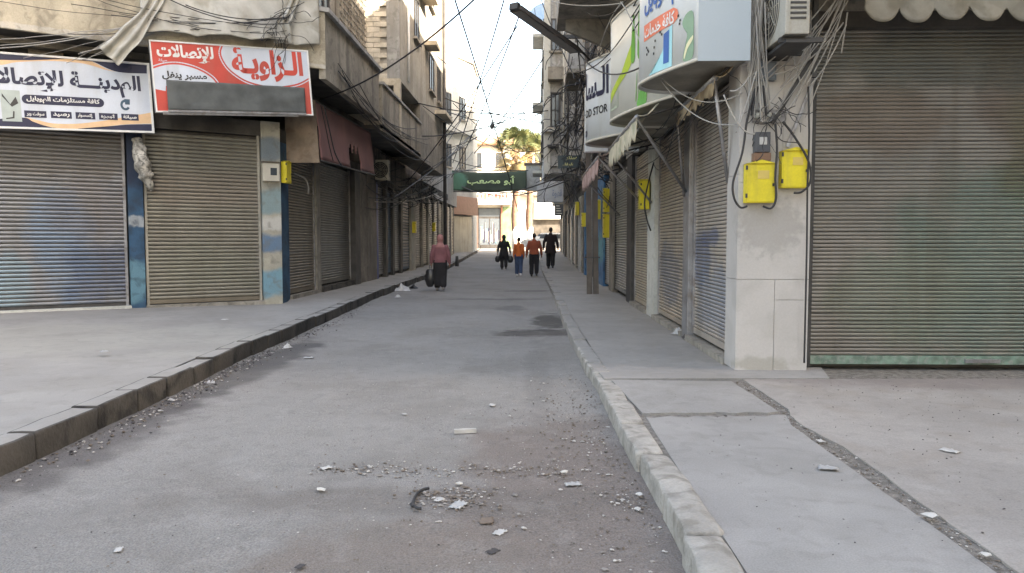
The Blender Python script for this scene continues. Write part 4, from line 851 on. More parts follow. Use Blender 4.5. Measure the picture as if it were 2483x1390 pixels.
MB().hexa([(-4.97,14.9,2.98),(-4.29,14.9,2.98),(-4.29,14.94,2.98),(-4.97,14.94,2.98),(-4.97,14.9,4.3),(-4.36,14.9,4.22),(-4.36,14.94,4.22),(-4.97,14.94,4.3)]).build('side_panel', M('rusty_side_sheet',(.22,.17,.13),.8,.3,3,dirt=(.13,.08,.05)), pa)
MB().tube([(-4.28,15.0,3.03),(-4.28,20.1,3.19)], .02, 6).build('lower_bar', m_iron, pa)
MB().tube([(-4.38,15.0,4.22),(-4.38,20.1,4.34)], .02, 6).build('upper_bar', m_iron, pa)
for y0 in (15.2, 17.6, 20.0): MB().tube([(-4.38,y0,4.22),(-4.97,y0,4.4)], .018, 6).build('arm', m_iron, pa)
def tin_awning(lab, y0, y1, x1, z0, z1, m):
    t = thing('tin_awning', lab, 'awning', (-4.97,(y0+y1)/2,z0))
    def P(u, v): return (-4.97+(x1+4.97)*v, y0+(y1-y0)*u, z0+(z1-z0)*v+.015*math.sin(u*60)+.03*noise.noise(Vector((u*4,v*2,y0))))
    MB().grid(P, 60, 6).build('sheet', m, t, thick=.01)
    MB().grid(lambda u, v: Vector(P(u,1))+Vector((.005,0,-.26*v*(1+.3*noise.noise(Vector((u*5,y0,0)))))), 40, 3).build('valance', m, t, thick=.008)
    for y_ in (y0+.1, y1-.1): MB().tube([(x1,y_,z1),(-4.97,y_,z0-.7)], .018, 6).build('brace', m_iron, t)
    return t
m_tin = M('rusty_brown_tin', (.13,.1,.085), .75, .3, 3, .2, 20, dirt=(.05,.04,.035), dirt_amt=.7)
tin_awning('rusty brown tin awning over the narrow shutters behind the white air conditioner', 24.2, 27.6, -4.15, 4.3, 3.85, m_tin)
tin_awning('dark ragged awning over the shutters before the far pale block', 32.8, 37.5, -4.3, 4.1, 3.75, M('black_tarp',(.05,.052,.055),.8,.3,3))
dsx = thing('tilted_tin_sign', 'dark weathered tin fascia above the pink awning', 'fascia', (-4.3,16,4.3))
MB().hexa([(-4.7,14.6,4.25),(-4.66,14.6,4.25),(-4.36,20.4,4.4),(-4.4,20.4,4.4),(-4.75,14.6,4.5),(-4.71,14.6,4.5),(-4.41,20.4,4.5),(-4.45,20.4,4.5)]).build('board', m_dark, dsx)

# ================================================================ CURVED PROJECTING SIGNS ON THE RIGHT
def curved_sign(lab, path, z0, z1, endm, m=None):
    P2 = curve_pts(path, 8); pts = [Vector((x,y,0)) for x,y in P2]
    t = thing('light_box_sign', lab, 'sign', (pts[0].x, pts[0].y, z0))
    acc = [0]
    for a, b in zip(pts, pts[1:]): acc.append(acc[-1]+(b-a).length)
    def at_s(s_, o=0):
        s_ = max(0, min(s_, acc[-1]-1e-4)); i = max(k for k in range(len(acc)-1) if acc[k] <= s_); f = (s_-acc[i])/(acc[i+1]-acc[i])
        def nrm(i):
            d = (pts[min(i+1,len(pts)-1)]-pts[max(i-1,0)]).normalized(); return Vector((-d.y, d.x, 0))
        n = (nrm(i)*(1-f)+nrm(i+1)*f).normalized(); return pts[i].lerp(pts[i+1], f)+n*o
    def F(s_, z, o=0): return at_s(s_, o)+Vector((0,0,z))
    mb = MB(); mb.grid(lambda u, v: F(u*acc[-1], z0+(z1-z0)*v), 60, 2); mb.build('face', m or m_facew, t, thick=.012)
    back = [(2.0, P2[-1][1]), (2.0, P2[0][1])] if P2[0][0] < 1.99 else []
    outl = [(at_s(acc[-1]*i/40, -.012).x, at_s(acc[-1]*i/40, -.012).y) for i in range(41)]+[(1.995, P2[-1][1]), (1.995, P2[0][1])]
    MB().prism(outl, z0+.03, z0+.045).build('underside', m_under, t); MB().prism(outl, z1-.045, z1-.03).build('top', m_under, t)
    for z in (z0, z1-.03):
        e = MB(); e.grid(lambda u, v: F(u*acc[-1], z+.03*v, .008), 60, 1); e.build('edge_trim', m_trim, t, thick=.014)
    if endm: MB().box(P2[0][0]-.005, 1.99, P2[0][1]-.012, P2[0][1]-.001, z0-.0, z1).build('end_panel', endm, t)
    return t, F, acc[-1]
m_facew = M('sign_face', (.6,.63,.64), .4, .05, 2, 0, 30, fine=.03, dirt=(.48,.48,.42), dirt_amt=.3, streak=True)
m_under = M('sign_underside', (.24,.22,.18), .7, .25, 3, .05, 20); m_trim = flat('sign_trim', (.5,.47,.4), .5)
m_end = M('blue_grey_panel', (.35,.41,.45), .35, .04, 1, 0, 30, fine=.02)
s1, F1, L1 = curved_sign('tall white curved sign nearest the viewer, with orange lettered band and blue grey end', [(1.52,7.0),(1.38,7.3),(1.26,7.6),(1.17,7.9),(1.14,8.12),(1.2,8.32),(1.42,8.5),(1.95,8.6)], 3.06, 4.6, m_end)
LV = 1.02       # length of the face from the near edge to the nose; lettering runs from the nose (viewer's left) to the edge
f1 = lambda x, y, o: F1(LV-x, y, o)
def sheetpoly(mb, F, pts, o, mi=0, c=None):       # fan of small triangles bent on the curved face
    cx = sum(p[0] for p in pts)/len(pts); cy = sum(p[1] for p in pts)/len(pts); n = len(pts); rings = 4
    vs = [F(cx, cy, o)]
    for r_ in range(1, rings+1): vs += [F(cx+(p[0]-cx)*r_/rings, cy+(p[1]-cy)*r_/rings, o) for p in pts]
    fs = [(0, 1+i, 1+(i+1)%n) for i in range(n)]
    for r_ in range(1, rings): b = 1+(r_-1)*n; fs += [(b+i, b+n+i, b+n+(i+1)%n, b+(i+1)%n) for i in range(n)]
    mb.add(vs, fs, True, mi)
def dens(pts, k=5):
    out = []
    for a, b in zip(pts, pts[1:]+pts[:1]): out += [(a[0]+(b[0]-a[0])*i/k, a[1]+(b[1]-a[1])*i/k) for i in range(k)]
    return out
q = MB(); sheetpoly(q, f1, dens([(.03,3.475),(.64,3.50),(.70,3.53),(.72,3.575),(.70,3.62),(.64,3.65),(.03,3.64)]), .012); q.build('orange_band', m_orange, s1)
q = MB(); put_letters(q, 'كافة خدمات', (.06,.66,3.50,3.625), f1, .016, .03, sub=.05); q.build('band_lettering', m_white, s1)
q = MB(); put_letters(q, 'عالم موبايل', (.04,.92,3.68,3.98), f1, .014, .03, sub=.05); q.build('lettering', m_blue, s1)
q = MB(); sheetpoly(q, f1, dens([(.16,3.1),(.62,3.1),(.62,3.5),(.5,3.44),(.45,3.28),(.34,3.2)]), .012, 0); sheetpoly(q, f1, dens([(.47,3.15),(.57,3.15),(.57,3.46),(.47,3.44)]), .015, 1)
q.build('teal_artwork', [flat('aqua_print',(.3,.6,.65)), m_blue], s1)
q = MB(); sheetpoly(q, f1, dens(curve_pts([(.80,3.11),(.95,3.11),(.96,3.3),(.95,3.52),(.86,3.54),(.79,3.48),(.80,3.42),(.86,3.36),(.84,3.24)],3,True)), .012, 0)
sheetpoly(q, f1, dens(curve_pts([(.83,3.12),(.87,3.2),(.95,3.27),(.95,3.31),(.86,3.25),(.82,3.15)],3,True),2), .015, 1); q.build('green_figure', [flat('sage_print',(.2,.32,.22)), m_cream_p], s1)
q = MB()
for (x, y_) in ((.40,3.48),(.43,3.45),(.72,3.55),(.75,3.50),(.74,3.47),(.30,3.42),(.28,3.36),(.27,3.3),(.1,3.4),(.13,3.37),(.11,3.33),(.15,3.35)): sheetpoly(q, f1, [(x-.012,y_-.012),(x+.012,y_-.012),(x+.012,y_+.012),(x-.012,y_+.012)], .013)
q.build('dark_dots', m_black, s1)

s2, F2, L2 = curved_sign('middle curved sign in off white with green brush strokes', [(1.62,8.66),(1.42,9.1),(1.22,9.7),(1.11,10.2),(1.08,10.5),(1.14,10.75),(1.4,10.95),(1.95,11.0)], 3.05, 4.42, None, M('off_white_face',(.6,.6,.55),.4,.05,2,0,30,fine=.03))
f2 = lambda x, y, o: F2(1.95-x, y, o)
q = MB()
sheetpoly(q, f2, dens(curve_pts([(.12,3.42),(.4,3.54),(.72,3.66),(.9,3.82),(.95,3.9),(.95,3.68),(.8,3.56),(.5,3.46),(.25,3.36),(.1,3.3)],4,True),1), .012, 0)
sheetpoly(q, f2, dens(curve_pts([(.93,3.7),(.98,4.2),(1.02,4.2),(1.05,3.7)],3,True),1), .014, 1)
sheetpoly(q, f2, dens(curve_pts([(1.12,3.72),(1.15,4.25),(1.2,4.25),(1.22,3.72)],3,True),1), .014, 1)
sheetpoly(q, f2, dens(curve_pts([(1.12,3.09),(1.16,3.2),(1.25,3.3),(1.34,3.22),(1.36,3.09)],3,True),1), .012, 2)
for k in range(5): sheetpoly(q, f2, [(1.08+k*.07,3.15),(1.10+k*.07,3.15),(1.12+k*.07,3.5-.03*k),(1.11+k*.07,3.5-.03*k)], .014, 1)
q.build('green_brush_strokes', [m_lime, flat('mid_green_print',(.12,.36,.06)), m_green], s2)
q = MB(); put_letters(q, 'السنا', (.1,.5,3.18,3.42), f2, .013, .0, sub=.06); q.build('faint_lettering', flat('pale_green_print',(.48,.55,.42)), s2)

s3, F3, L3 = curved_sign('lowest curved sign with navy lettering above the words of a store', [(1.55,11.1),(1.3,11.5),(1.08,11.9),(.93,12.25),(.88,12.5),(.95,12.8),(1.2,13.0),(1.95,13.1)], 3.02, 4.32, None)
f3 = lambda x, y, o: F3(1.72-x, y, o)
q = MB(); put_letters(q, 'الـسا', (.2,1.0,3.7,4.15), f3, .014, .03, sub=.05); q.build('lettering', m_navy, s3)
q = MB(); put_letters(q, 'OD STOR', (.22,.98,3.42,3.55), f3, .014, .02, sub=.05); q.build('latin_lettering', m_black, s3)
q = MB(); put_letters(q, 'n', (.2,.3,3.12,3.22), f3, .014, .03, sub=.05); q.build('small_letter', m_navy, s3)

s4 = thing('flat_box_sign', 'narrow pale box sign just behind the navy lettered curved sign', 'sign', (1.4,14.2,3.1))
MB().box(.98,2.0,14.2,14.4,3.1,4.3).build('box', m_facew, s4, bevel=.01)
q = MB()
for z_ in (3.3,3.55,3.9): q.box(1.0,1.12,14.19,14.199,z_,z_+.1)
tag(q.build('green_marks', flat('dull_teal',(.15,.25,.26)), s4), kind='stuff')
s5 = thing('small_dark_sign', 'small dark sign with yellowish lettering fixed above the twin wooden pole', 'sign', (1.2,19,3.5))
p0 = at(1353,377,'y',19.5); p1 = at(1408,407,'y',19.5)
MB().box(p0.x, p1.x, 19.5, 19.62, p1.z, p0.z).build('board', flat('slate_board',(.03,.05,.055)), s5)
q = MB(); bx_ = (p0.x+.2, p1.x-.1, p1.z+.19, p0.z-.03); put_letters(q, 'سنتر', bx_, lambda x,y,o: Vector((x,19.5-o,y)), .004, .03); put_letters(q, 'الوفاء', (p0.x+.12, p1.x-.2, p1.z+.04, p1.z+.13), lambda x,y,o: Vector((x,19.5-o,y)), .004, .03); q.build('lettering', flat('straw_print',(.5,.48,.2)), s5)
s6 = thing('white_box_sign', 'big pale box sign hanging under the overhanging building', 'sign', (.7,30,3))
p0 = at(1302,440,'y',30); p1 = at(1366,490,'y',30)
MB().box(p0.x, p1.x, 30, 30.5, p1.z, p0.z).build('box', M('weathered_white_sheet',(.42,.44,.46),.6,.1,3,dirt=(.25,.25,.25)), s6, bevel=.01)
q = MB(); put_letters(q, 'قهوة', (p1.x-.45, p1.x-.05, p1.z+.15, p1.z+.5), lambda x,y,o: Vector((x,30-o,y)), .004, .02); q.build('lettering', flat('faded_blue_print',(.2,.24,.32)), s6)
s7 = thing('dark_striped_sign', 'small dark sign with pale lines beside the yellow boxes under the white box sign', 'sign', (1.3,29.8,2.4))
p0 = at(1345,495,'y',29.8); p1 = at(1366,523,'y',29.8)
MB().box(p0.x, p1.x, 29.8, 29.86, p1.z, p0.z).build('board', flat('charcoal_board',(.04,.045,.05)), s7)
q = MB()
for k in range(4): q.box(p0.x+.06, p1.x-.06-.03*k, 29.79, 29.799, p1.z+.07+k*.1, p1.z+.10+k*.1)
tag(q.build('pale_lines', fbx, s7), kind='stuff')

# --- green banner across the street
bn = thing('banner', 'dark green banner with pale lettering spanning the far end of the street', 'banner', (-2.7,46,4.5))
q = MB(); q.grid(lambda u, v: (-5.0+4.6*u, 46+.12*math.sin(u*5)+.03*noise.noise(Vector((u*8,v*2,0))), 4.55+.0*u+1.2*v-.10*math.sin(math.pi*u)), 50, 8)
q.build('cloth', M('green_banner',(.035,.05,.03),.7,.35,.8,.05,20,spots=[((-4.7,46,5.1),(.6,1,.6),(.08,.2,.13),.9)]), bn, thick=.01)
bP = lambda x,y,o: Vector((-5.0+x, 45.85-o+.0, 4.55+y))
q = MB(); put_letters(q, 'أبو مصعب', (.95,3.9,.3,.88), bP, .01, .02); q.build('lettering', flat('pale_green_lettering',(.55,.68,.3)), bn)
MB().tube([(-5.0,46,4.48),(-.3,46,4.4)], .03, 6).build('lower_rope', m_iron, bn); MB().tube([(-5.0,46,5.76),(-.3,46,5.76)], .03, 6).build('upper_rope', m_iron, bn)
gx = thing('grey_cabinet', 'grey weathered cabinet at the right end of the green banner', 'cabinet', (0,46,4.4))
p0 = at(1275,400,'y',46.2); p1 = at(1306,462,'y',46.2)
MB().box(p0.x,.45,46.2,47,p1.z,p0.z).build('case', m_grey, gx); MB().box(p0.x-.1,.46,46.1,47.1,p0.z+.002,p0.z+.12).build('lid', m_tin, gx)

# ================================================================ AWNINGS ON THE RIGHT
def jag(y0, y1, n): return [y0+(y1-y0)*i/n for i in range(n+1)]
def roll_awning(lab, x, y0, y1, z, drop, m, wall_y, wall_z, nsc=7, col=None, back=.25):
    t = thing('rolled_awning', lab, 'awning', (x,(y0+y1)/2,z))
    MB().tube([(x,y0,z),(x,y1,z)], .03, 8).build('front_bar', m_galv, t)
    q = MB(); nn = 60
    def P(u, v):
        sc_ = abs(math.sin(math.pi*nsc*u)); tear = .25*noise.noise(Vector((u*23,z,x)))
        return Vector((x-.012+.02*noise.noise(Vector((u*9,v*2,z))), y0+(y1-y0)*u, z-drop*v*(.72+.28*sc_+tear*v)))
    q.grid(P, nn*2, 6); q.build('valance', m, t, thick=.006)
    MB().grid(lambda u, v: Vector((x+back*v, y0+(y1-y0)*u, z+.02+.14*v+.02*math.sin(9*u)-.06*math.sin(math.pi*v))), 20, 6).build('canopy', m, t, thick=.008)
    for (ya, yw, zw) in ((y0+.03, wall_y, wall_z),(y1-.03, y1+.6, wall_z)):
        MB().tube([(x,ya,z-.02),(1.99,yw,zw)], .02, 7).build('arm', m_galv, t)
        MB().tube([(x,ya,z-.01),(1.99,ya,z+.2)], .016, 6).build('strut', m_iron, t)
    return t
m_cream = bpy.data.materials['cream_render']
m_cv = M('cream_awning_cloth', (.5,.46,.35), .85, .15, 3, .1, 20, dirt=(.15,.2,.12), dirt_amt=.5, fine=.05)
m_cv2 = M('brown_stained_cloth', (.38,.3,.2), .85, .25, 3, .1, 20, dirt=(.12,.07,.04), dirt_amt=.7, fine=.05)
m_cv3 = M('faded_pink_cloth', (.42,.3,.28), .85, .2, 3, .1, 20, dirt=(.2,.1,.09), dirt_amt=.6, fine=.05)
roll_awning('ragged cream awning with a fringed edge below the middle curved sign', 1.22, 8.85, 12.0, 2.86, .30, m_cv, 9.8, 2.05, 9)
roll_awning('brown stained awning tucked under the nearest curved sign', 1.76, 7.35, 9.3, 2.98, .17, m_cv2, 7.7, 2.0, 6, back=.2)
roll_awning('faded pink awning above the beige shutter before the twin pole', 1.1, 12.6, 16.6, 2.82, .34, m_cv3, 13.2, 2.0, 9)
va = thing('scalloped_awning', 'off white awning with a big scalloped edge over the wide corner shutter', 'awning', (3,6.9,3.5))
MB().tube([(2.75,6.95,3.66),(6.6,6.95,3.66)], .03, 8).build('front_bar', m_iron, va)
def vP(u, v):
    x = 2.98+3.6*u; k = (x-2.98)/.315; fr_ = k-math.floor(k); sc_ = (1-abs(2*fr_-1)**2.6)
    amp = .13+.13*sc_+.012*math.sin(math.floor(k)*2.1)
    return Vector((x+.01*math.sin(v*3+math.floor(k)), 6.94-.035*math.sin(math.pi*fr_)*v-.02*v, 3.63-amp*v))
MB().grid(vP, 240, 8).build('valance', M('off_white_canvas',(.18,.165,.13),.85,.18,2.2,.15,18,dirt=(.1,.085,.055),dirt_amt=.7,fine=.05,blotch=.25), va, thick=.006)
MB().grid(lambda u, v: Vector((2.8+3.8*u, 6.94+.38*v, 3.7+.18*v-.03*math.sin(math.pi*v))), 30, 6).build('canopy', bpy.data.materials['off_white_canvas'], va, thick=.008)

# ================================================================ POLES AND LAMP
tw = thing('twin_pole', 'pair of weathered square wooden poles standing on the right pavement', 'pole', (1.4,18.2,.13))
for dx in (0, .155): MB().hexa([(1.32+dx,18.1,.1),(1.45+dx,18.1,.1),(1.45+dx,18.24,.1),(1.32+dx,18.24,.1),(1.20+dx,18.1,8.2),(1.31+dx,18.1,8.2),(1.31+dx,18.22,8.2),(1.20+dx,18.22,8.2)]).build('post', m_wood, tw, bevel=.008)
for z_ in (1.0,3.1,5.2,7.2): MB().box(1.26-(z_-1)*.015,1.62-(z_-1)*.015,18.08,18.26,z_,z_+.03).build('iron_strap', m_iron, tw)
MB().bar((.7,18.15,6.3),(1.75,18.15,6.3),.08).build('cross_arm', m_iron, tw)
for x_ in (.75,.95,1.15,1.6): MB().tube([(x_,18.15,6.34),(x_,18.15,6.5)], .035, 8).build('insulator', m_white, tw)
lp = thing('street_lamp', 'long dark fluorescent street lamp reaching out from the right over the street', 'street lamp', (1.3,15,5))
A = at(1250,18,'y',12.0); B = at(1396,122,'y',13.6); d = (B-A).normalized(); C_ = B+d*.55
sx = Vector((d.y,-d.x,0)).normalized(); up = sx.cross(d).normalized(); up = up if up.z > 0 else -up
def trough(a, b, w0, h0):
    m_ = MB(); pr = [(-w0,-h0),(-w0*.75,h0*.4),(-w0*.3,h0),(w0*.3,h0),(w0*.75,h0*.4),(w0,-h0)]
    m_.add([p+sx*x+up*z for p in (a,b) for x,z in pr], [(i,i+1,7+i,6+i) for i in range(5)]+[(5,0,6,11),(0,1,2,3,4,5),(11,10,9,8,7,6)]); return m_
trough(A, B, .11, .05).build('housing', M('brown_lamp_housing',(.09,.075,.065),.6,.2,3), lp)
MB().hexa([A+d*.05-sx*.08-up*.06, B-d*.05-sx*.08-up*.06, B-d*.05+sx*.08-up*.06, A+d*.05+sx*.08-up*.06, A+d*.05-sx*.08-up*.051, B-d*.05-sx*.08-up*.051, B-d*.05+sx*.08-up*.051, A+d*.05+sx*.08-up*.051]).build('diffuser', flat('dusty_diffuser',(.16,.15,.14),.4), lp)
MB().tube([A+d*.1+up*.05+sx*.03, B+up*.06+sx*.02, C_, Vector((1.98,14.9,C_.z-.5))], .022, 7).build('arm', m_iron, lp)
MB().bar(A-d*.06, A+d*.02, .16, .1).build('end_cap', m_iron, lp)
bt = at(1309,38,'y',33.5); rt = thing('satellite_dish', 'pale blue satellite dish high on the overhanging building at the top of the photo', 'satellite dish', (bt.x, 33.5, bt.z))
q = MB(); dn = Vector((-.5,-.75,.45)).normalized(); dx = dn.cross(Vector((0,0,1))).normalized(); dy = dx.cross(dn)
q.grid(lambda u, v: bt+(dx*math.cos(2*math.pi*u)+dy*math.sin(2*math.pi*u))*.55*v+dn*.14*v*v, 24, 6); q.build('reflector', flat('pale_blue_dish',(.25,.38,.55),.5), rt, thick=.01, weld=True)
MB().tube([bt, bt-dn*.4+Vector((.3,.2,-.2)), Vector((1.5,33.6,bt.z-.5))], .035, 6).build('mount', m_iron, rt); MB().tube([bt-dy*.5, bt+dn*.5], .015, 5).build('receiver_arm', m_iron, rt)

# ================================================================ CABLES
def cable(lab, a, b, sag, r=.012, mat=None, name='overhead_cable', grp=None, n=22, bits=0):
    a = Vector(a); b = Vector(b)
    pts = [a.lerp(b, t)+Vector((0,0,-4*sag*t*(1-t)+.02*bits*noise.noise(Vector((t*30,a.x,0))))) for t in [i/n for i in range(n+1)]]
    if a.y > 9 or b.y > 9: r = max(r, .00062*(a.y+b.y)/2*1.15)
    o = MB().tube(pts, r, 6).build(name, mat or m_cable, org=tuple(a))
    return tag(o, lab, 'cable', grp or 'overhead cables')
A3 = lambda px, py, y: at(px, py, 'y', y)
cable('thick black cable rising from the pink awning to the upper middle of the sky', A3(775,242,16), A3(1190,-40,13), .28, .016)
cable('black cable dropping steeply from the top of the sky to the green banner', A3(1100,-10,20), A3(1268,560,44), -.3, .014)
cable('black cable slanting from the upper right of the sky down to the far left shops', A3(1262,30,24), A3(1095,430,40), .3, .016)
cable('thin black cable slanting from mid sky to the left drain pipe', A3(1225,-10,22), A3(1098,395,38), .2, .012)
cable('thin cable from the overhanging building down leftwards past the palm', A3(1318,140,31), A3(1150,372,44), .2, .014)
cable('taut cable crossing level below mid sky from the left drain pipe', A3(1012,250,26), A3(1330,268,31), .25, .014)
cable('second level cable just beneath the taut one', A3(1078,238,32), A3(1330,300,31), .15, .012)
cable('sagging cable under the right end of the green banner', A3(1120,452,43), A3(1400,408,20), .55, .018)
cable('sagging cable beneath the green banner to the white box sign', A3(1180,470,44), A3(1380,436,24), .3, .016)
cable('cable from the dark ragged awning up to the middle of the sky', A3(985,445,24), A3(1255,62,18), .15, .012)
cable('cable from the left doorways up towards the far pale block', A3(955,480,22), A3(1140,330,44), .15, .014)
cable('looping cable along the sooty wall to the blue shutters', A3(852,492,20.5), A3(1000,470,28), .35, .015)
cable('pale cable along the sooty wall below the white air conditioner', A3(895,488,22.5), A3(1060,470,33), .15, .012, m_cablew)
cable('thin cable from the tarpaulin knot to the balcony front', A3(690,42,13.3), A3(450,12,12.8), .12, .009)
cable('thin pair of wires drooping across the tarpaulin', A3(708,55,13.3), A3(375,-20,12.3), .2, .008)
cable('pale wire from the tarpaulin corner to the left edge over the white sign', A3(380,42,12.6), A3(-20,118,11.3), .1, .008, m_cablew)
cable('pale wire crossing above the white sign', A3(375,80,12.7), A3(195,128,12), .02, .006, m_cablew)
cable('black wire from the lamp to the nearest curved sign', A3(1395,115,13.8), A3(1560,160,8.2), .25, .01)
cable('grey wire hanging in a long bow from the nearest curved sign to the clad pillar', A3(1590,175,8.0), A3(1790,300,7.25), .18, .007, m_cablew)
cable('second grey wire under the nearest curved sign', A3(1565,140,8.0), A3(1800,225,7.25), .24, .006, m_cablew)
cable('grey wire from the balcony underside across the top of the signs', A3(1340,4,13.5), A3(1510,8,10), .05, .01, m_cablew)
cable('grey wire looping from the balcony down behind the green brushed sign', A3(1510,5,9.4), A3(1432,210,14), -.25, .009, m_cablew)
cable('grey wire over the curved signs', A3(1505,5,9.4), A3(1575,180,8.2), -.1, .007, m_cablew)
cable('wire from the lamp foot down into the dark pole tangle', A3(1400,100,13.8), A3(1425,345,17.5), .05, .012)
cable('dark cable climbing the right facade towards the satellite dish', A3(1305,-20,20), A3(1395,190,18), .1, .012)
# wires over the air conditioner and pillar
WR = [((1840,-5),(1812,170),.0,'pale wire running down the left of the old air conditioner'),((1852,-5),(1822,180),.03,'pale wire beside the first one left of the air conditioner'),((2010,-5),(1812,190),.06,'pale wire crossing in front of the air conditioner from the upper right'),
      ((2035,50),(1955,205),.03,'pale wire from the awning corner to the clad pillar'),((2052,60),(1962,210),.06,'outermost pale wire from the awning corner to the pillar'),((1905,85),(1942,205),-.02,'short pale wire under the air conditioner'),
      ((2045,55),(1880,180),.1,'slack wire from the awning corner behind the iron brace'),((1815,190),(1770,220),.04,'short pale wire from the junction box to the brown awning'),((1755,230),(1830,325),.1,'grey wire looping down to the electric meter'),
      ((1835,170),(1790,310),.02,'pale wire along the edge of the clad pillar'),((1980,60),(1925,170),.02,'thin wire on the right of the air conditioner'),((2055,30),(2040,130),.0,'thin wire hanging in front of the wide shutter')]
for (a, b, sg, lab) in WR: cable(lab, A3(*a,7.05), A3(*b,7.12), sg, .0075, m_cablew, 'service_wire', 'service wires at the clad pillar')
def loop(lab, pts, r=.011, mat=None, y=7.12, name='service_cable', grp=None):
    P = curve_pts([tuple(A3(*p[:2], p[2] if len(p) > 2 else y)) for p in pts], 7)
    return tag(MB().tube(P, r, 6).build(name, mat or m_cable, org=P[0]), lab, 'cable', grp)
loop('black cable looping round the left of the lower yellow box', [(1832,215),(1812,290),(1800,370),(1778,440),(1780,480),(1795,503),(1812,500)])
loop('black cable looping between the two yellow boxes', [(1880,300),(1884,360),(1880,430),(1882,480),(1870,505),(1850,500)])
loop('black cable looping round the right of the upper yellow box', [(1898,295),(1925,330),(1960,390),(1965,440),(1945,465),(1925,468)])
loop('black lead from the junction box down to the cable clamp', [(1838,210),(1830,240),(1822,280)]); loop('black lead beside it down to the cable clamp', [(1850,208),(1855,245),(1858,280)])
loop('black conduit down the right edge of the clad pillar', [(1960,210),(1962,330),(1958,450),(1956,620),(1950,880)], .009)
loop('looped black cable around the yellow box beside the beige shutter', [(1585,395,12.2),(1573,440,12.1),(1563,490,12.1),(1568,530,12.1),(1578,560,12.1)], .014)
loop('pale bent pipe on the dark shutter beside the yellow box', [(712,420,15.5),(738,432,15.8),(747,450,15.9),(748,470,15.9)], .018, m_cablew, name='bent_pipe')
loop('dark cable hanging from the brown tin side of the pink awning', [(785,255,15),(800,320,15.2),(812,370,15.4),(830,405,15.6)], .014)
loop('second dark cable on the brown tin side of the pink awning', [(778,255,15),(790,310,15.2),(800,360,15.4),(808,390,15.6)], .011)
def tangle(lab, cx, cy, cz, rx, ry, rz, n, seed, r=.011):
    rnd = random.Random(seed); q = MB()
    for k in range(n):
        a = Vector((cx+rnd.uniform(-rx,rx), cy+rnd.uniform(-ry,ry), cz+rnd.uniform(-rz,rz))); pts = [a]
        d = Vector((rnd.uniform(-1,1)*rx, rnd.uniform(-1,1)*ry, rnd.uniform(-1,.6)*rz)).normalized()
        for i in range(7): d = (d+Vector((rnd.uniform(-1,1),rnd.uniform(-1,1),rnd.uniform(-1.2,.8)))*.5).normalized(); pts.append(pts[-1]+d*min(rx,rz)*.45)
        q.tube(curve_pts([tuple(p) for p in pts],4), r*rnd.uniform(.6,1.2), 4, cap=False)
    return tag(q.build('cable_tangle', m_cable, org=(cx,cy,cz)), lab, 'cables', kind='stuff')
tangle('dark tangle of cables round the twin wooden pole', 1.25, 18.0, 5.0, .42, .3, 1.6, 46, 1)
tangle('dark knot of cables under the small dark sign', 1.2, 19.2, 3.3, .4, .4, .45, 26, 2)
tangle('tangle of cables in front of the grilled window on the right', 1.2, 30.0, 6.0, .6, .3, .35, 24, 3, .02)
tangle('tangle of thin cables at the left doorways before the woman', -4.5, 29.5, 3.3, .35, 2.5, .6, 26, 4, .012)
tangle('frayed knot of wires at the right of the tarpaulin', *(LA.P(.15,.85,5.25)), .2, .12, .28, 24, 5, .006)
tangle('knot of pale wires round the cable clamp on the clad pillar', 2.2, 7.17, 2.62, .13, .04, .16, 20, 6, .004)
tangle('cables massed against the facade behind the lamp', 1.75, 15.6, 5.2, .35, .4, 1.3, 34, 8)
for i, (px, py, yy, lab) in enumerate(((1198,305,40,'small dark pulley hanging on the cables before the palm'),)):
    c = A3(px-5,py,yy); t = thing('cable_weight', lab, 'pulley', tuple(c)); MB().tube([c+Vector((0,0,.15)), c+Vector((0,0,.08)), c+Vector((0,0,-.1)), c+Vector((0,0,-.18))], [.03,.1,.12,.05], 8).build('body', m_iron, t); MB().tube([c+Vector((0,0,.1)), c+Vector((0,0,.9))], .012, 5).build('hanger', m_cable, t)

# thin wires nobody could count, strung over the fronts
def wires(lab, ends, n, seed, sag=.2, r=.006, mat=None):
    rnd = random.Random(seed); q = MB()
    for k in range(n):
        a = ends[0](rnd); b = ends[1](rnd); s_ = sag*rnd.uniform(.3,1.4)
        q.tube([a.lerp(b, t)+Vector((0,0,-4*s_*t*(1-t)+.02*noise.noise(Vector((t*6,k,seed))))) for t in [i/14 for i in range(15)]], r*rnd.uniform(.7,1.2), 4, cap=False)
    return tag(q.build('thin_wires', mat or m_cable), lab, 'wires', kind='stuff')
pa_ = lambda a0,a1,d0,d1,z0,z1,fr: (lambda rd: fr.P(rd.uniform(a0,a1), rd.uniform(d0,d1), rd.uniform(z0,z1)))
wires('thin wires drooping over the tarpaulin and the beige balcony', (pa_(.0,.3,.8,.9,5.1,5.6,LA), pa_(2.0,5.5,.65,.75,4.7,5.6,LA)), 9, 1, .12, .006)
wires('thin pale wires hanging between the balcony and the white sign', (pa_(1.9,2.6,.7,.8,4.9,5.3,LA), pa_(3,5,.4,.5,4.3,4.5,LA)), 7, 2, .08, .006, m_cablew)
wires('thin wires along the left balcony fronts over the pink awning', (pa_(14.5,17,1.0,1.1,4.0,5.0,LS), pa_(21,28,1.05,1.2,4.2,5.2,LS)), 10, 3, .35, .011)
wires('thin wires hanging before the sooty wall and far left shutters', (pa_(20.5,23,.2,.5,2.6,3.6,LS), pa_(27,38,.3,1,3.0,4.6,LS)), 12, 4, .35, .013)
wires('thin cables fanning from the far left doorways up over the street', (pa_(27,31,.4,.8,3.4,4.4,LS), pa_(36,46,.8,3.5,6,9.5,LS)), 8, 5, .25, .02)
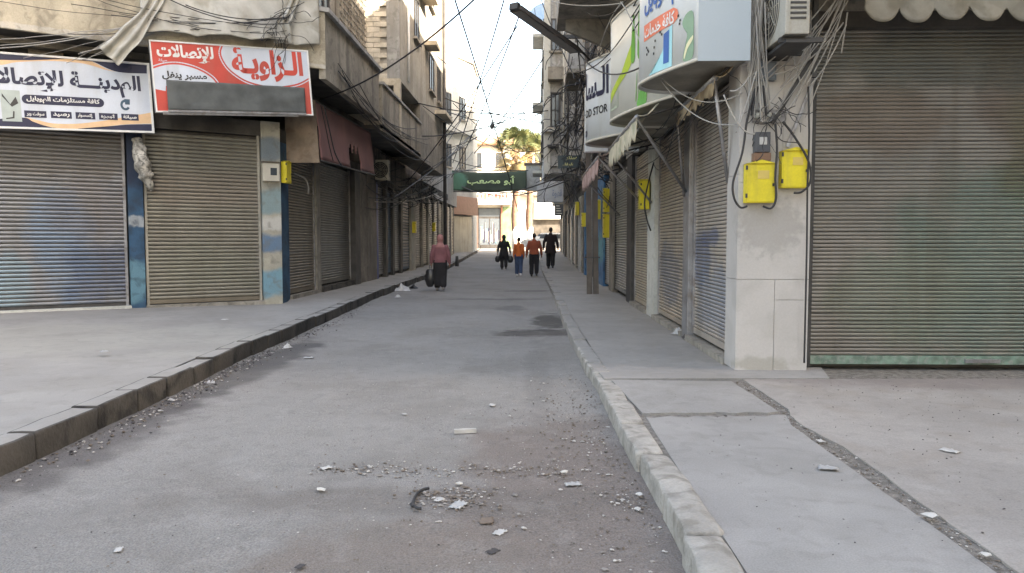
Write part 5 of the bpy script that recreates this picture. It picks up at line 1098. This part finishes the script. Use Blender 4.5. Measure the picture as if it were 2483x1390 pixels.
wires('thin wires over the curved signs and under the right balcony', (pa_(7.5,9,.4,.7,3.9,4.8,RS), pa_(11,15,.6,1.3,3.8,5.6,RS)), 12, 6, .3, .008)
wires('thin wires drooping along the grimy facade on the right', (pa_(15,18,.4,.9,3.3,5.6,RS), pa_(20,31,.2,1.3,3.2,6.5,RS)), 26, 7, .5, .012)
wires('thin wires hanging below the curved signs over the right shutters', (pa_(7.6,9,.2,.5,2.7,3.0,RS), pa_(9.5,12.5,.1,.7,2.5,3.0,RS)), 9, 8, .22, .006)
pb_ = lambda x0,x1,y0,y1,z0,z1: (lambda rd: Vector((rd.uniform(x0,x1), rd.uniform(y0,y1), rd.uniform(z0,z1))))
wires('bundle of pale wires falling over the clad pillar beside the air conditioner', (pb_(2.0,2.14,6.95,7.15,3.4,3.9), pb_(2.0,2.25,7.1,7.2,2.5,2.8)), 16, 9, .03, .006, m_cablew)
wires('pale wires slanting from the scalloped awning corner to the pillar', (pb_(2.76,2.9,6.93,6.97,3.62,3.69), pb_(2.1,2.6,7.1,7.2,2.55,3.0)), 10, 10, .06, .0055, m_cablew)
wires('thin cables crossing the far sky from side to side', (pb_(-4,-3.6,24,34,5,9), pb_(.3,1.2,30,44,4.6,9)), 7, 11, .5, .02)
# ================================================================ PEOPLE
def gat(px, py, dz=0):
    p = at(px, py, 'z', dz)
    for _ in range(12): p = at(px, py, 'z', dz+zr(p.y))
    return p
def capsule(mb, a, ra, b, rb, n=14):
    a = Vector(a); b = Vector(b); d = (b-a).normalized(); pts = []; rr = []
    for k in range(4): t = k/4*math.pi/2; pts.append(a-d*ra*math.cos(t)); rr.append(max(ra*math.sin(t), .0015))
    pts.append(a); rr.append(ra); pts.append(b); rr.append(rb)
    for k in range(1, 5): t = k/4*math.pi/2; pts.append(b+d*rb*math.sin(t)); rr.append(max(rb*math.cos(t), .0015))
    mb.tube(pts, rr, n)
def chain(mb, pts, rr, n=14):
    for i in range(len(pts)-1): capsule(mb, pts[i], rr[i], pts[i+1], rr[i+1], n)
def loft(mb, rings, n=24):     # rings: (z, rx, ry, cx, cy)
    vs = []
    for z, rx, ry, cx, cy in rings: vs += [Vector((cx+rx*math.cos(2*math.pi*k/n), cy+ry*math.sin(2*math.pi*k/n), z)) for k in range(n)]
    m_ = len(rings); fs = [(i*n+k, i*n+(k+1)%n, (i+1)*n+(k+1)%n, (i+1)*n+k) for i in range(m_-1) for k in range(n)]
    fs += [tuple(range(n-1,-1,-1)), tuple((m_-1)*n+k for k in range(n))]; mb.add(vs, fs, True)
def ball(mb, c, rx, ry, rz, n=16):
    c = Vector(c); rings = []
    for k in range(1, 10): t = math.pi*k/10; rings.append((c.z-rz*math.cos(t), rx*math.sin(t), ry*math.sin(t), c.x, c.y))
    loft(mb, rings, n)
def fuse(mb, name, mat, root, vox, xf, fold=0, smooth=2):
    o = mb.build('tmp', mat); md = o.modifiers.new('r', 'REMESH'); md.mode = 'VOXEL'; md.voxel_size = vox
    if smooth: ms = o.modifiers.new('s', 'SMOOTH'); ms.iterations = smooth; ms.factor = .5
    bpy.context.view_layer.update()
    me = bpy.data.meshes.new_from_object(o.evaluated_get(bpy.context.evaluated_depsgraph_get()))
    bpy.data.objects.remove(o)
    sd_ = random.uniform(0, 50)
    for v in me.vertices:
        c = v.co.copy()
        if fold: c += v.normal*fold*(noise.noise(Vector((c.x*9+sd_, c.y*9, c.z*6)))+.5*noise.noise(Vector((c.x*22, c.y*22+sd_, c.z*14))))
        v.co = xf @ c
    me.polygons.foreach_set('use_smooth', [True]*len(me.polygons))
    me.name = name; me.materials.clear(); me.materials.append(mat)
    ob = bpy.data.objects.new(name, me); COL.objects.link(ob); ob.parent = root; ob['_org'] = [0,0,0]
    return ob
m_skin = M('skin', (.33,.19,.13), .6, .08, 6, 0, 30, fine=0); m_hair = flat('black_hair', (.012,.01,.01), .6)
m_shoe = flat('black_shoe', (.015,.014,.014), .5); m_eye = flat('eye', (.02,.015,.012), .2)
def person(lab, pos, H, yaw, top, bottom, shoe, head='hair', stride=.16, wide=1.0, skirt=False, arms=((.05,.0),(-.05,.0)), coat=False, headmat=None, armout=0, cuff=None):
    k = H/1.75; t = thing('person', lab, 'person', tuple(pos), 'people walking away down the street')
    xf = Matrix.Rotation(yaw, 4, 'Z') @ Matrix.Scale(k, 4)
    V = Vector; w_ = wide
    hips = [V((-.09*w_,0,.93)), V((.09*w_,0,.93))]
    knee = [V((-.095*w_, stride*.75, .51)), V((.095*w_, -stride*.15, .50))]
    ank = [V((-.095*w_, stride*.85, .10)), V((.095*w_, -stride*1.15, .14))]
    sh = [V((-.172*w_,0,1.40)), V((.172*w_,0,1.40))]
    el, ha = [], []
    for i, s in enumerate((-1, 1)):
        f1_, f2_ = arms[i]; el.append(sh[i]+V((s*(.05+armout), f1_, -.285))); ha.append(el[i]+V((s*(.005+armout*.3), f2_+.05, -.245)))
    b = MB()
    loft(b, [(.86,.13*w_,.10,0,0),(.95,.165*w_,.115,0,-.01),(1.08,.135*w_,.095,0,0),(1.22,.15*w_,.105,0,0),(1.36,.165*w_,.105,0,0),(1.44,.13*w_,.08,0,0),(1.48,.06,.055,0,0)])
    capsule(b, (0,0,1.44), .055, (0,.012,1.56), .05)
    ball(b, (0,.015,1.645), .072, .092, .108); ball(b, (0,.085,1.60), .04,.035,.045); ball(b, (0,.112,1.635), .014,.02,.022); ball(b, (0,.10,1.585), .024,.012,.01)
    for s in (-1, 1): ball(b, (s*.075,.005,1.64), .012,.018,.03)
    for i, s in enumerate((-1, 1)):
        chain(b, [hips[i], knee[i], ank[i]], [.085, .055, .038])
        chain(b, [ank[i], ank[i]+V((0,-.04,-.05))], [.036,.035]); chain(b, [ank[i]+V((0,0,-.045)), ank[i]+V((0,.13,-.06))], [.035,.028])
        chain(b, [sh[i], el[i], ha[i]], [.052, .040, .028])
        hd_ = (ha[i]-el[i]).normalized(); pm = ha[i]+hd_*.05
        chain(b, [ha[i], pm], [.027, .034])
        for q_, ln in enumerate((.070,.080,.075,.058)):      # four fingers, curled, and a thumb
            base = pm+V((0, .027-.018*q_, 0))+hd_*.012; m1 = base+hd_*ln*.5+V((-s*.004,0,0)); m2 = m1+hd_*ln*.4+V((-s*.022,0,0))
            chain(b, [base, m1, m2], [.0095,.009,.0075], 8)
        th = pm+V((0,.03,0)); chain(b, [th-hd_*.02, th+V((-s*.004,.024,0))+hd_*.012, th+V((-s*.014,.028,0))+hd_*.04], [.011,.010,.008], 8)
    fuse(b, 'body', m_skin, t, .0075*1, xf, 0, 1)
    for s in (-1, 1):
        e = MB(); ball(e, (s*.028,.098,1.655), .010,.007,.007, 8); e.v = [tuple(xf @ V(v)) for v in e.v]; o = e.build('eye', m_eye); o.parent = t
    g = MB()    # top garment
    loft(g, [(.90 if not coat else .66,(.20 if not coat else .245)*w_,.15,0,0),(1.0,.185*w_,.135,0,-.005),(1.12,.172*w_,.125,0,0),(1.25,.178*w_,.13,0,0),(1.36,.175*w_,.125,0,0),(1.43,.13*w_,.10,0,0),(1.47,.085,.082,0,0),(1.51,.066,.066,0,0)])
    for i in (0, 1): chain(g, [sh[i]+V((0,0,-.01)), el[i], ha[i]+(el[i]-ha[i])*.12], [.076, .062, .05])
    fuse(g, 'coat' if coat else 'top', top, t, .013, xf, .008, 3)
    l = MB()
    if skirt:
        loft(l, [(.98,.165*w_,.12,0,0),(.85,.2*w_,.155,0,0),(.6,.19*w_,.16,0,0),(.3,.18*w_,.17,0,0),(.16,.175*w_,.17,0,0)][::-1])
        for i in (0,1): chain(l, [hips[i], knee[i], ank[i]+V((0,0,.06))], [.12,.105,.095])
    else:
        loft(l, [(.84,.165*w_,.125,0,0),(.95,.175*w_,.13,0,-.01),(1.02,.16*w_,.12,0,0)])
        for i in (0,1): chain(l, [hips[i], knee[i], ank[i]+V((0,0,.05))], [.118,.096,.086])
    fuse(l, 'trousers' if not skirt else 'wide_trousers', bottom, t, .013, xf, .009, 3)
    for i in (0,1):
        q_ = MB(); a_ = ank[i]; chain(q_, [a_+V((0,-.045,-.055)), a_+V((0,.05,-.06)), a_+V((0,.15,-.068))], [.045,.045,.036]); capsule(q_, a_+V((0,-.02,0)), .05, a_+V((0,-.03,-.05)), .045)
        fuse(q_, 'shoe', shoe, t, .012, xf, 0, 2)
    hd2 = MB()
    if head == 'scarf':
        ball(hd2, (0,.0,1.66), .108,.12,.135); loft(hd2, [(1.38,.17,.12,0,-.01),(1.45,.13,.11,0,-.012),(1.52,.085,.085,0,0),(1.6,.085,.09,0,.0),(1.68,.08,.085,0,0)]); nm = 'headscarf'
        o = fuse(hd2, nm, headmat, t, .011, xf, .007, 3)
    else:
        ball(hd2, (0,-.006,1.665), .083,.098,.105); nm = 'hair'
        o = fuse(hd2, nm, headmat or m_hair, t, .011, xf, .004, 1)
    tm = [xf @ h for h in ha]
    return t, [V(pos)+v for v in tm]
def bag(lab, hand, w_, h, m, name='bag', seed=0):
    hand = Vector(hand); t = thing(name, lab, 'bag', tuple(hand-Vector((0,0,h+.15))))
    q = MB(); rings = []
    for i in range(9):
        u = i/8; z = hand.z-.16-h*u; r_ = w_*.5*(.25+.9*math.sin(math.pi*min(.92,.12+u*.82))**.8)
        rings.append((z, r_*(1+.1*noise.noise(Vector((u*5,seed,0)))), r_*.6, hand.x+.02*noise.noise(Vector((u*3,0,seed))), hand.y))
    loft(q, rings, 20)
    for i, v in enumerate(q.v): vv = Vector(v); q.v[i] = tuple(vv+Vector((noise.noise(vv*14+Vector((seed,0,0))), noise.noise(vv*14+Vector((0,seed,0))), 0))*.03)
    q.build('body', m, t)
    MB().tube([hand+Vector((.03,0,-.18)), hand+Vector((.025,0,-.06)), hand+Vector((0,0,-.045)), hand+Vector((-.025,0,-.06)), hand+Vector((-.03,0,-.18))], .008, 6).build('handle', m, t)
    return t
def fabric(n, c): return M(n, c, .9, .12, 5, .1, 60, fine=.03)
f_black = fabric('black_cloth', (.014,.013,.015)); m_bagk = flat('black_plastic', (.02,.02,.022), .35)
p = gat(1068,706); t_, hw = person('woman in a pink headscarf and top and black trousers near the left kerb', p, 1.57, R(3), fabric('dusty_pink_cloth',(.22,.09,.1)), f_black, flat('grey_shoe',(.2,.18,.17)), 'scarf', .14, 1.12, True, ((-.02,.02),(.0,.02)), headmat=fabric('rose_scarf',(.36,.17,.16)), armout=.03)
bag('black shopping bag hanging from the left hand of the woman in pink', hw[0]+Vector((-.03,-.02,0)), .27, .5, m_bagk, 'shopping_bag', 3)
p = gat(1222,654); t_, hw = person('woman in a black coat with a dark green headscarf carrying a bag in each hand', p, 1.62, 0, f_black, f_black, m_shoe, 'scarf', .05, 1.08, False, ((-.02,.0),(.02,.0)), True, fabric('dark_green_scarf',(.01,.03,.02)), armout=.06)
bag('round black bag in the left hand of the woman with the green headscarf', hw[0], .24, .3, m_bagk, 'shopping_bag', 5)
bag('round black bag in the right hand of the woman with the green headscarf', hw[1], .26, .32, m_bagk, 'shopping_bag', 8)
p = gat(1258,670); person('boy in an orange shirt, blue jeans and white shoes walking between the others', p, 1.56, 0, fabric('orange_cloth',(.5,.12,.03)), fabric('blue_denim',(.035,.06,.12)), flat('white_shoe',(.6,.6,.6)), 'hair', .10, .92, False, ((.03,.0),(-.03,.02)))
p = gat(1295,671); person('man in a rust brown shirt and black trousers walking beside the boy', p, 1.72, 0, fabric('rust_cloth',(.28,.07,.035)), f_black, m_shoe, 'hair', .08, 1.06, False, ((-.02,.02),(.04,.02)), armout=.05)
p = gat(1335,652,.125); person('tall man in a dark suit walking on the right pavement', p, 1.86, R(-6), fabric('dark_suit_cloth',(.022,.014,.016)), f_black, m_shoe, 'hair', .12, 1.05, False, ((-.05,-.02),(.02,.05)), True, armout=.05)

# ================================================================ VEHICLES AT THE FAR END
def car(lab, x, y, yaw, col, z0, grp='parked cars at the far end'):
    t = thing('parked_car', lab, 'car', (x,y,z0), grp); t.rotation_euler.z = yaw; t['_org'] = [0,0,0]
    prof = [(-2.1,.45,.85),(-2.15,.75,.88),(-1.95,.95,.88),(-1.2,1.02,.88),(-.6,1.42,.72),(.2,1.48,.70),(1.2,1.42,.70),(1.75,1.05,.82),(2.05,.98,.86),(2.12,.6,.86),(2.05,.35,.82),(-2.05,.3,.82)]
    mb = MB(); n = len(prof); vs = [(a,-w__,z) for a,z,w__ in prof]+[(a,w__,z) for a,z,w__ in prof]
    mb.add(vs, [tuple(range(n)), tuple(range(2*n-1,n-1,-1))]+[(i,n+i,n+(i+1)%n,(i+1)%n) for i in range(n)])
    o = mb.build('body', col, t, org=(0,0,0)); o.location = (0,0,0); bm = bmesh.new(); bm.from_mesh(o.data); bmesh.ops.recalc_face_normals(bm, faces=bm.faces); bmesh.ops.bevel(bm, geom=bm.edges[:], offset=.04, segments=2, affect='EDGES'); bm.to_mesh(o.data); bm.free()
    def ch(nm, m_, mt): q = m_.build(nm, mt, t, org=(0,0,0)); q.location = (0,0,0); return q
    for s in (-1, 1):
        for (a0,a1) in ((-.75,.05),(.15,1.05)):
            yy = .845; ch('side_window', MB().hexa([(a0+(-.3 if a0<0 else 0),s*yy-.02,1.02),(a1,s*yy-.02,1.02),(a1,s*yy+.02,1.02),(a0+(-.3 if a0<0 else 0),s*yy+.02,1.02),(a0,s*.74-.02,1.36),(a1-.1,s*.74-.02,1.36),(a1-.1,s*.74+.02,1.36),(a0,s*.74+.02,1.36)]), m_glass)
        for a in (-1.3, 1.3):
            w1_ = ch('wheel', MB().tube([(a,s*.62,.32),(a,s*.64,.32),(a,s*.86,.32),(a,s*.88,.32)], [.28,.32,.32,.28], 20), m_iron)
            q = MB().tube([(a,s*.885,.32),(a,s*.895,.32)], .19, 12).build('rim', m_galv, w1_, org=(0,0,0)); q.location = (0,0,0)
        ch('headlight', MB().box(-2.17,-2.1,s*.65-.14,s*.65+.14,.68,.8), m_glass); ch('tail_light', MB().box(2.08,2.15,s*.65-.12,s*.65+.12,.75,.9), m_red)
    ch('windscreen', MB().hexa([(-1.14,-.74,1.05),(-1.1,-.74,1.05),(-1.1,.74,1.05),(-1.14,.74,1.05),(-.68,-.66,1.37),(-.64,-.66,1.37),(-.64,.66,1.37),(-.68,.66,1.37)]), m_glass)
    ch('bumper', MB().box(-2.24,-2.1,-.8,.8,.36,.56), m_iron); ch('bumper', MB().box(2.1,2.2,-.8,.8,.38,.56), m_iron)
    return t
m_carw = flat('white_car_paint', (.7,.7,.68), .25)
zf = .62-.004
car('white car parked in the sun at the far left end of the street', -7.2, 59.5, 0, m_carw, zf)
car('white car parked in the sun behind the two palm trunks', 1.2, 58.3, 0, m_carw, zf)
bk = thing('bicycle', 'small dark bicycle leaning before the yellow notice board in the sun', 'bicycle', (-5.2,63.2,.62))
m_b = m_iron
for x in (-5.6,-4.75): MB().tube([(x+.3*math.cos(a), 63.2, .94+.3*math.sin(a)) for a in [2*math.pi*i/20 for i in range(21)]], .025, 6, cap=False).build('wheel', m_b, bk)
MB().tube([(-5.6,63.2,.94),(-5.45,63.2,1.4),(-4.95,63.2,1.4),(-5.2,63.2,.95),(-5.45,63.2,1.4)], .022, 6).build('frame', m_b, bk); MB().tube([(-4.95,63.2,1.4),(-4.75,63.2,.94)], .022, 6).build('fork', m_b, bk)
MB().box(-5.55,-5.35,63.14,63.26,1.45,1.5).build('saddle', m_b, bk); MB().tube([(-4.95,63.2,1.4),(-4.98,63.2,1.6),(-4.98,63.0,1.62),(-4.98,63.4,1.62)], .016, 6).build('handlebar', m_b, bk)
for i, (px, py, lab) in enumerate(((1177,583,'short dark post at the foot of the display window'),(1108,640,'small black stump at the end of the left pavement'))):
    c = gat(px, py+6, .1 if i else .15)
    tag(MB().tube([c, c+Vector((0,0,.5))], [.1,.07], 8).build('stump', m_iron, org=tuple(c)), lab, 'post')

# ================================================================ LITTER AND RUBBLE
m_paper = flat('white_paper', (.42,.41,.39), .8, 0, .2); m_plast = flat('white_plastic', (.42,.42,.42), .4, 0, .2); m_chunk = M('plaster_chunk', (.5,.48,.44), .95, .15, 9, .4, 40)
m_brownp = flat('brown_scrap', (.17,.13,.1), .9); m_dkp = flat('dark_scrap', (.05,.045,.045), .8); m_card = flat('grey_card', (.36,.36,.35), .8)
def rock(mb, c, r, rnd, flatn=.6):
    vs = []; c = Vector(c)
    for v in ((1,0,0),(-1,0,0),(0,1,0),(0,-1,0),(0,0,1),(0,0,-1),(.6,.6,.5),(-.6,.55,.4),(.5,-.6,.45),(-.55,-.6,.5)): vs.append(Vector(v))
    vs = [Vector((v.x*rnd.uniform(.7,1.3), v.y*rnd.uniform(.7,1.3), v.z*flatn*rnd.uniform(.7,1.2))) for v in vs]
    a = rnd.uniform(0,6.28); ca, sa = math.cos(a), math.sin(a); el_ = rnd.uniform(.6,1.6)
    vs = [c+Vector(((v.x*ca*el_-v.y*sa), (v.x*sa*el_+v.y*ca), v.z))*r for v in vs]
    mb.add(vs, [(4,6,7),(4,8,6),(4,9,8),(4,7,9),(0,6,8),(2,7,6),(1,9,7),(3,8,9),(0,2,6),(2,1,7),(1,3,9),(3,0,8),(5,2,0),(5,1,2),(5,3,1),(5,0,3)])
def litter(name, lab, cat, px, py, kind, size, mat, base='road', rot=None):
    dz = {'road': .004, 'right': .13, 'left': .235, 'rp': .13}[base]; c = gat(px, py, dz); rnd = random.Random(int(px*7+py)); size *= .85; q = MB(); a = rnd.uniform(0, 3.14) if rot is None else rot
    ux = Vector((math.cos(a), math.sin(a), 0)); uy = Vector((-ux.y, ux.x, 0))
    if kind == 'scrap':
        asp = rnd.uniform(.45,.8); jit = [rnd.uniform(.75,1.1) for _ in range(9)]
        q.grid(lambda u, v: c+ux*size*(u-.5)*(1+.25*noise.noise(Vector((v*4,px,0))))+uy*size*asp*(v-.5)*(1+.35*noise.noise(Vector((u*4,py,0))))+Vector((0,0,.006+size*.16*abs(noise.noise(Vector((u*3,v*3,px)))))), 8, 6)
        return tag(q.build(name, mat, org=tuple(c), thick=.002), lab, cat, 'litter')
    if kind == 'chunk': rock(q, c+Vector((0,0,size*.28)), size*.5, rnd, .55)
    if kind == 'stick': q.hexa([c-ux*size*.5-uy*.014, c+ux*size*.5-uy*.014, c+ux*size*.5+uy*.014, c-ux*size*.5+uy*.014]+[v+Vector((0,0,.03)) for v in (c-ux*size*.5-uy*.014, c+ux*size*.5-uy*.014, c+ux*size*.5+uy*.014, c-ux*size*.5+uy*.014)])
    if kind == 'bag':
        q.grid(lambda u, v: c+ux*size*(u-.5)+uy*size*.6*(v-.5)*(1+.4*noise.noise(Vector((u*5,px,1))))+Vector((0,0,.01+size*.45*math.sin(math.pi*u)*math.sin(math.pi*v)*(.7+noise.noise(Vector((u*5,v*5,py)))))), 20, 16)
    return tag(q.build(name, mat, org=tuple(c)), lab, cat, 'litter')
L_ = [('stick','narrow white strip of wood lying alone in the middle of the road','stick',1128,1050,'stick',.19,m_paper,'road',.2),
 ('paper_scrap','white scrap of paper ahead of the white strip towards the right','paper scrap',1194,984,'scrap',.09,m_paper,'road'),
 ('paper_scrap','curled pale scrap to the left ahead of the white strip','paper scrap',981,1006,'scrap',.07,m_paper,'road'),
 ('plaster_chunk','white chunk at the left end of the rubble line across the road','plaster chunk',778,1192,'chunk',.055,m_chunk,'road'),
 ('paper_scrap','pale scrap on the dark patch left of the rubble line','paper scrap',792,1137,'scrap',.08,m_paper,'road'),
 ('paper_scrap','white scrap just right of the black curved hose','paper scrap',1065,1214,'scrap',.075,m_paper,'road'),
 ('plaster_chunk','white flat chunk beyond the black curved hose','plaster chunk',1114,1178,'chunk',.05,m_chunk,'road'),
 ('card_piece','pale card with a dark edge between the hose and the gravel','card piece',1112,1228,'scrap',.12,m_card,'road'),
 ('paper_scrap','folded pale scrap in front of the card piece','paper scrap',1212,1294,'scrap',.08,m_paper,'road'),
 ('card_piece','grey square card lying flat on the gravel patch','card piece',1390,1177,'scrap',.11,m_card,'road'),
 ('plaster_chunk','dark topped pale chunk just left of the grey square card','plaster chunk',1368,1152,'chunk',.07,m_chunk,'road'),
 ('plaster_chunk','upper white chunk by the near right kerb','plaster chunk',1551,1204,'chunk',.05,m_paper,'road'),
 ('plaster_chunk','lower white chunk by the near right kerb','plaster chunk',1547,1240,'chunk',.05,m_paper,'road'),
 ('scrap','flat brown scrap in the right foreground before the hose','scrap',1180,1266,'scrap',.10,m_brownp,'road'),
 ('scrap','dark scrap near the bottom middle edge of the photo','scrap',1195,1340,'scrap',.07,m_dkp,'road'),
 ('scrap','small black scrap at the bottom edge left of the middle','scrap',728,1377,'scrap',.05,m_dkp,'road'),
 ('paper_scrap','small ringed pale scrap on the left foreground of the road','paper scrap',288,1336,'scrap',.06,m_paper,'road'),
 ('plastic_scrap','thin white plastic scrap beside the left kerb at the black stained stone','plastic scrap',508,929,'scrap',.14,m_plast,'road'),
 ('plaster_chunk','white chunk against the left kerb nearer than the thin plastic scrap','plaster chunk',388,1001,'chunk',.06,m_paper,'road'),
 ('paper_scrap','pale folded paper by the left kerb in front of the sooty debris','paper scrap',415,972,'scrap',.11,m_paper,'road'),
 ('paper_scrap','small upright white paper among the litter by the far left kerb','paper scrap',697,845,'bag',.16,m_paper,'road'),
 ('plastic_scrap','white plastic scrap just in front of the upright white paper','plastic scrap',748,869,'scrap',.13,m_plast,'road'),
 ('plastic_bag','crumpled white plastic bag near the kerb behind the woman in pink','plastic bag',975,706,'bag',.55,m_plast,'road'),
 ('plastic_bag','flat black plastic bag beside the crumpled white one','plastic bag',1003,700,'bag',.35,m_bagk,'road'),
 ('plastic_scrap','small white scrap in front of the crumpled white bag','plastic scrap',965,722,'bag',.2,m_plast,'road'),
 ('paper_scrap','small white paper alone on the left pavement near the shutters','paper scrap',546,776,'scrap',.12,m_paper,'left'),
 ('paper_scrap','flat cream paper alone in the middle of the left pavement','paper scrap',252,854,'scrap',.12,m_card,'left'),
 ('paper_scrap','white crumpled paper on the pinkish slab at the far right','paper scrap',2303,1096,'scrap',.12,m_paper,'right'),
 ('plastic_scrap','pair of curled pale plastic pieces on the middle slab','plastic scrap',2008,1138,'scrap',.12,m_plast,'right'),
 ('plaster_chunk','white chunk lying in the gravel strip between the slabs','plaster chunk',2258,1258,'chunk',.07,m_paper,'right'),
 ('plaster_chunk','smaller white chunk at the near end of the gravel strip','plaster chunk',2390,1352,'chunk',.05,m_paper,'right'),
 ('paper_scrap','white scrap at the far end of the gravel strip','paper scrap',1990,1072,'scrap',.07,m_paper,'right'),
 ('scrap','tiny black scrap on the cracked joint between the two slabs','scrap',1759,1011,'chunk',.035,m_dkp,'right'),
 ('rag','dirty black and white rag at the foot of the post between two shutters','rag',1647,812,'bag',.26,m_card,'rp'),
 ('scrap','dark scrap of cloth beside the rag at the shutter foot','scrap',1668,820,'bag',.2,m_dkp,'rp')]
for l in L_: litter(*l[:9], rot=l[9] if len(l) > 9 else None)
c = [gat(x, y, .02) for x, y in ((1040,1184),(1024,1188),(1010,1200),(1003,1215),(1002,1228),(998,1221),(1012,1232),(1022,1233))]
tag(MB().tube(curve_pts([tuple(v) for v in c],5), .0085, 7).build('hose', m_cable, org=tuple(c[0])), 'short black curved piece of hose lying in the road before the rubble', 'hose', 'litter')
def scatter(lab, name, n, fn, rmin, rmax, mats, seed, fl=.6, nm2=None):
    rnd = random.Random(seed); q = MB()
    for i in range(n):
        x, y, z = fn(rnd); f0 = len(q.f); rock(q, (x, y, z+.002), rmin+(rmax-rmin)*rnd.random()**3, rnd, fl)
        k = rnd.randrange(len(mats))
        for j in range(f0, len(q.f)): q.mi[j] = k
    return tag(q.build(name, mats), lab, nm2 or 'rubble', kind='stuff')
m_peb = M('grey_pebble', (.22,.2,.18), .95, .3, 20, 0); m_peb2 = M('brown_pebble', (.15,.12,.095), .95, .3, 20, 0); m_peb3 = M('pale_pebble', (.42,.4,.37), .95, .2, 20, 0)
pm_ = [m_peb, m_peb2, m_peb2, m_peb3, m_peb]
scatter('brown gravel and rubble scattered along the right kerb in the foreground', 'gravel', 1050, lambda r: (lambda y: (lerp_path(KR,y)-.03-abs(r.gauss(0,.30)), y, .012))(r.triangular(2.6,8,4.1)), .003, .013, pm_, 11)
scatter('fine grit spread over the road right of the middle', 'grit', 1700, lambda r: (r.gauss(-.1,.7), r.triangular(2.4,10,3.6), .006), .002, .007, pm_, 12)
scatter('line of sooty debris along the foot of the left kerb', 'debris', 1700, lambda r: (lambda y: (lerp_path(KL,y)+.03+abs(r.gauss(0,.13)), y, .012))(r.triangular(3.5,17,6)), .003, .016, [m_peb, m_dkp, m_dkp, m_peb3, m_peb2], 13)
scatter('loose grit thinly spread over the whole road', 'grit', 1500, lambda r: (r.uniform(-3,.6), 2.6+14*r.random()**1.6, .007), .002, .007, [m_peb, m_peb2, m_dkp, m_peb3], 14)
scatter('gravel filling the strip between the paving slabs', 'gravel', 1600, lambda r: (lambda y: (1.89+r.uniform(-.09,.10), y, .12))(r.uniform(2.3,6.8)), .003, .010, pm_, 15)
scatter('broken bits lying on the concrete patch before the black hose', 'rubble', 260, lambda r: (r.gauss(-.42,.12), r.gauss(3.95,.1), .006), .005, .016, pm_, 16)
scatter('thin line of broken bits across the road behind the hose', 'rubble', 420, lambda r: (r.uniform(-1.35,.2), 4.45+r.gauss(0,.07), .006), .004, .013, pm_, 17)
scatter('crumbs of grit on the paving slabs and pavements', 'grit', 500, lambda r: (r.uniform(1,4.5), r.uniform(2.5,7.2), .133), .003, .007, [m_peb, m_dkp], 18)
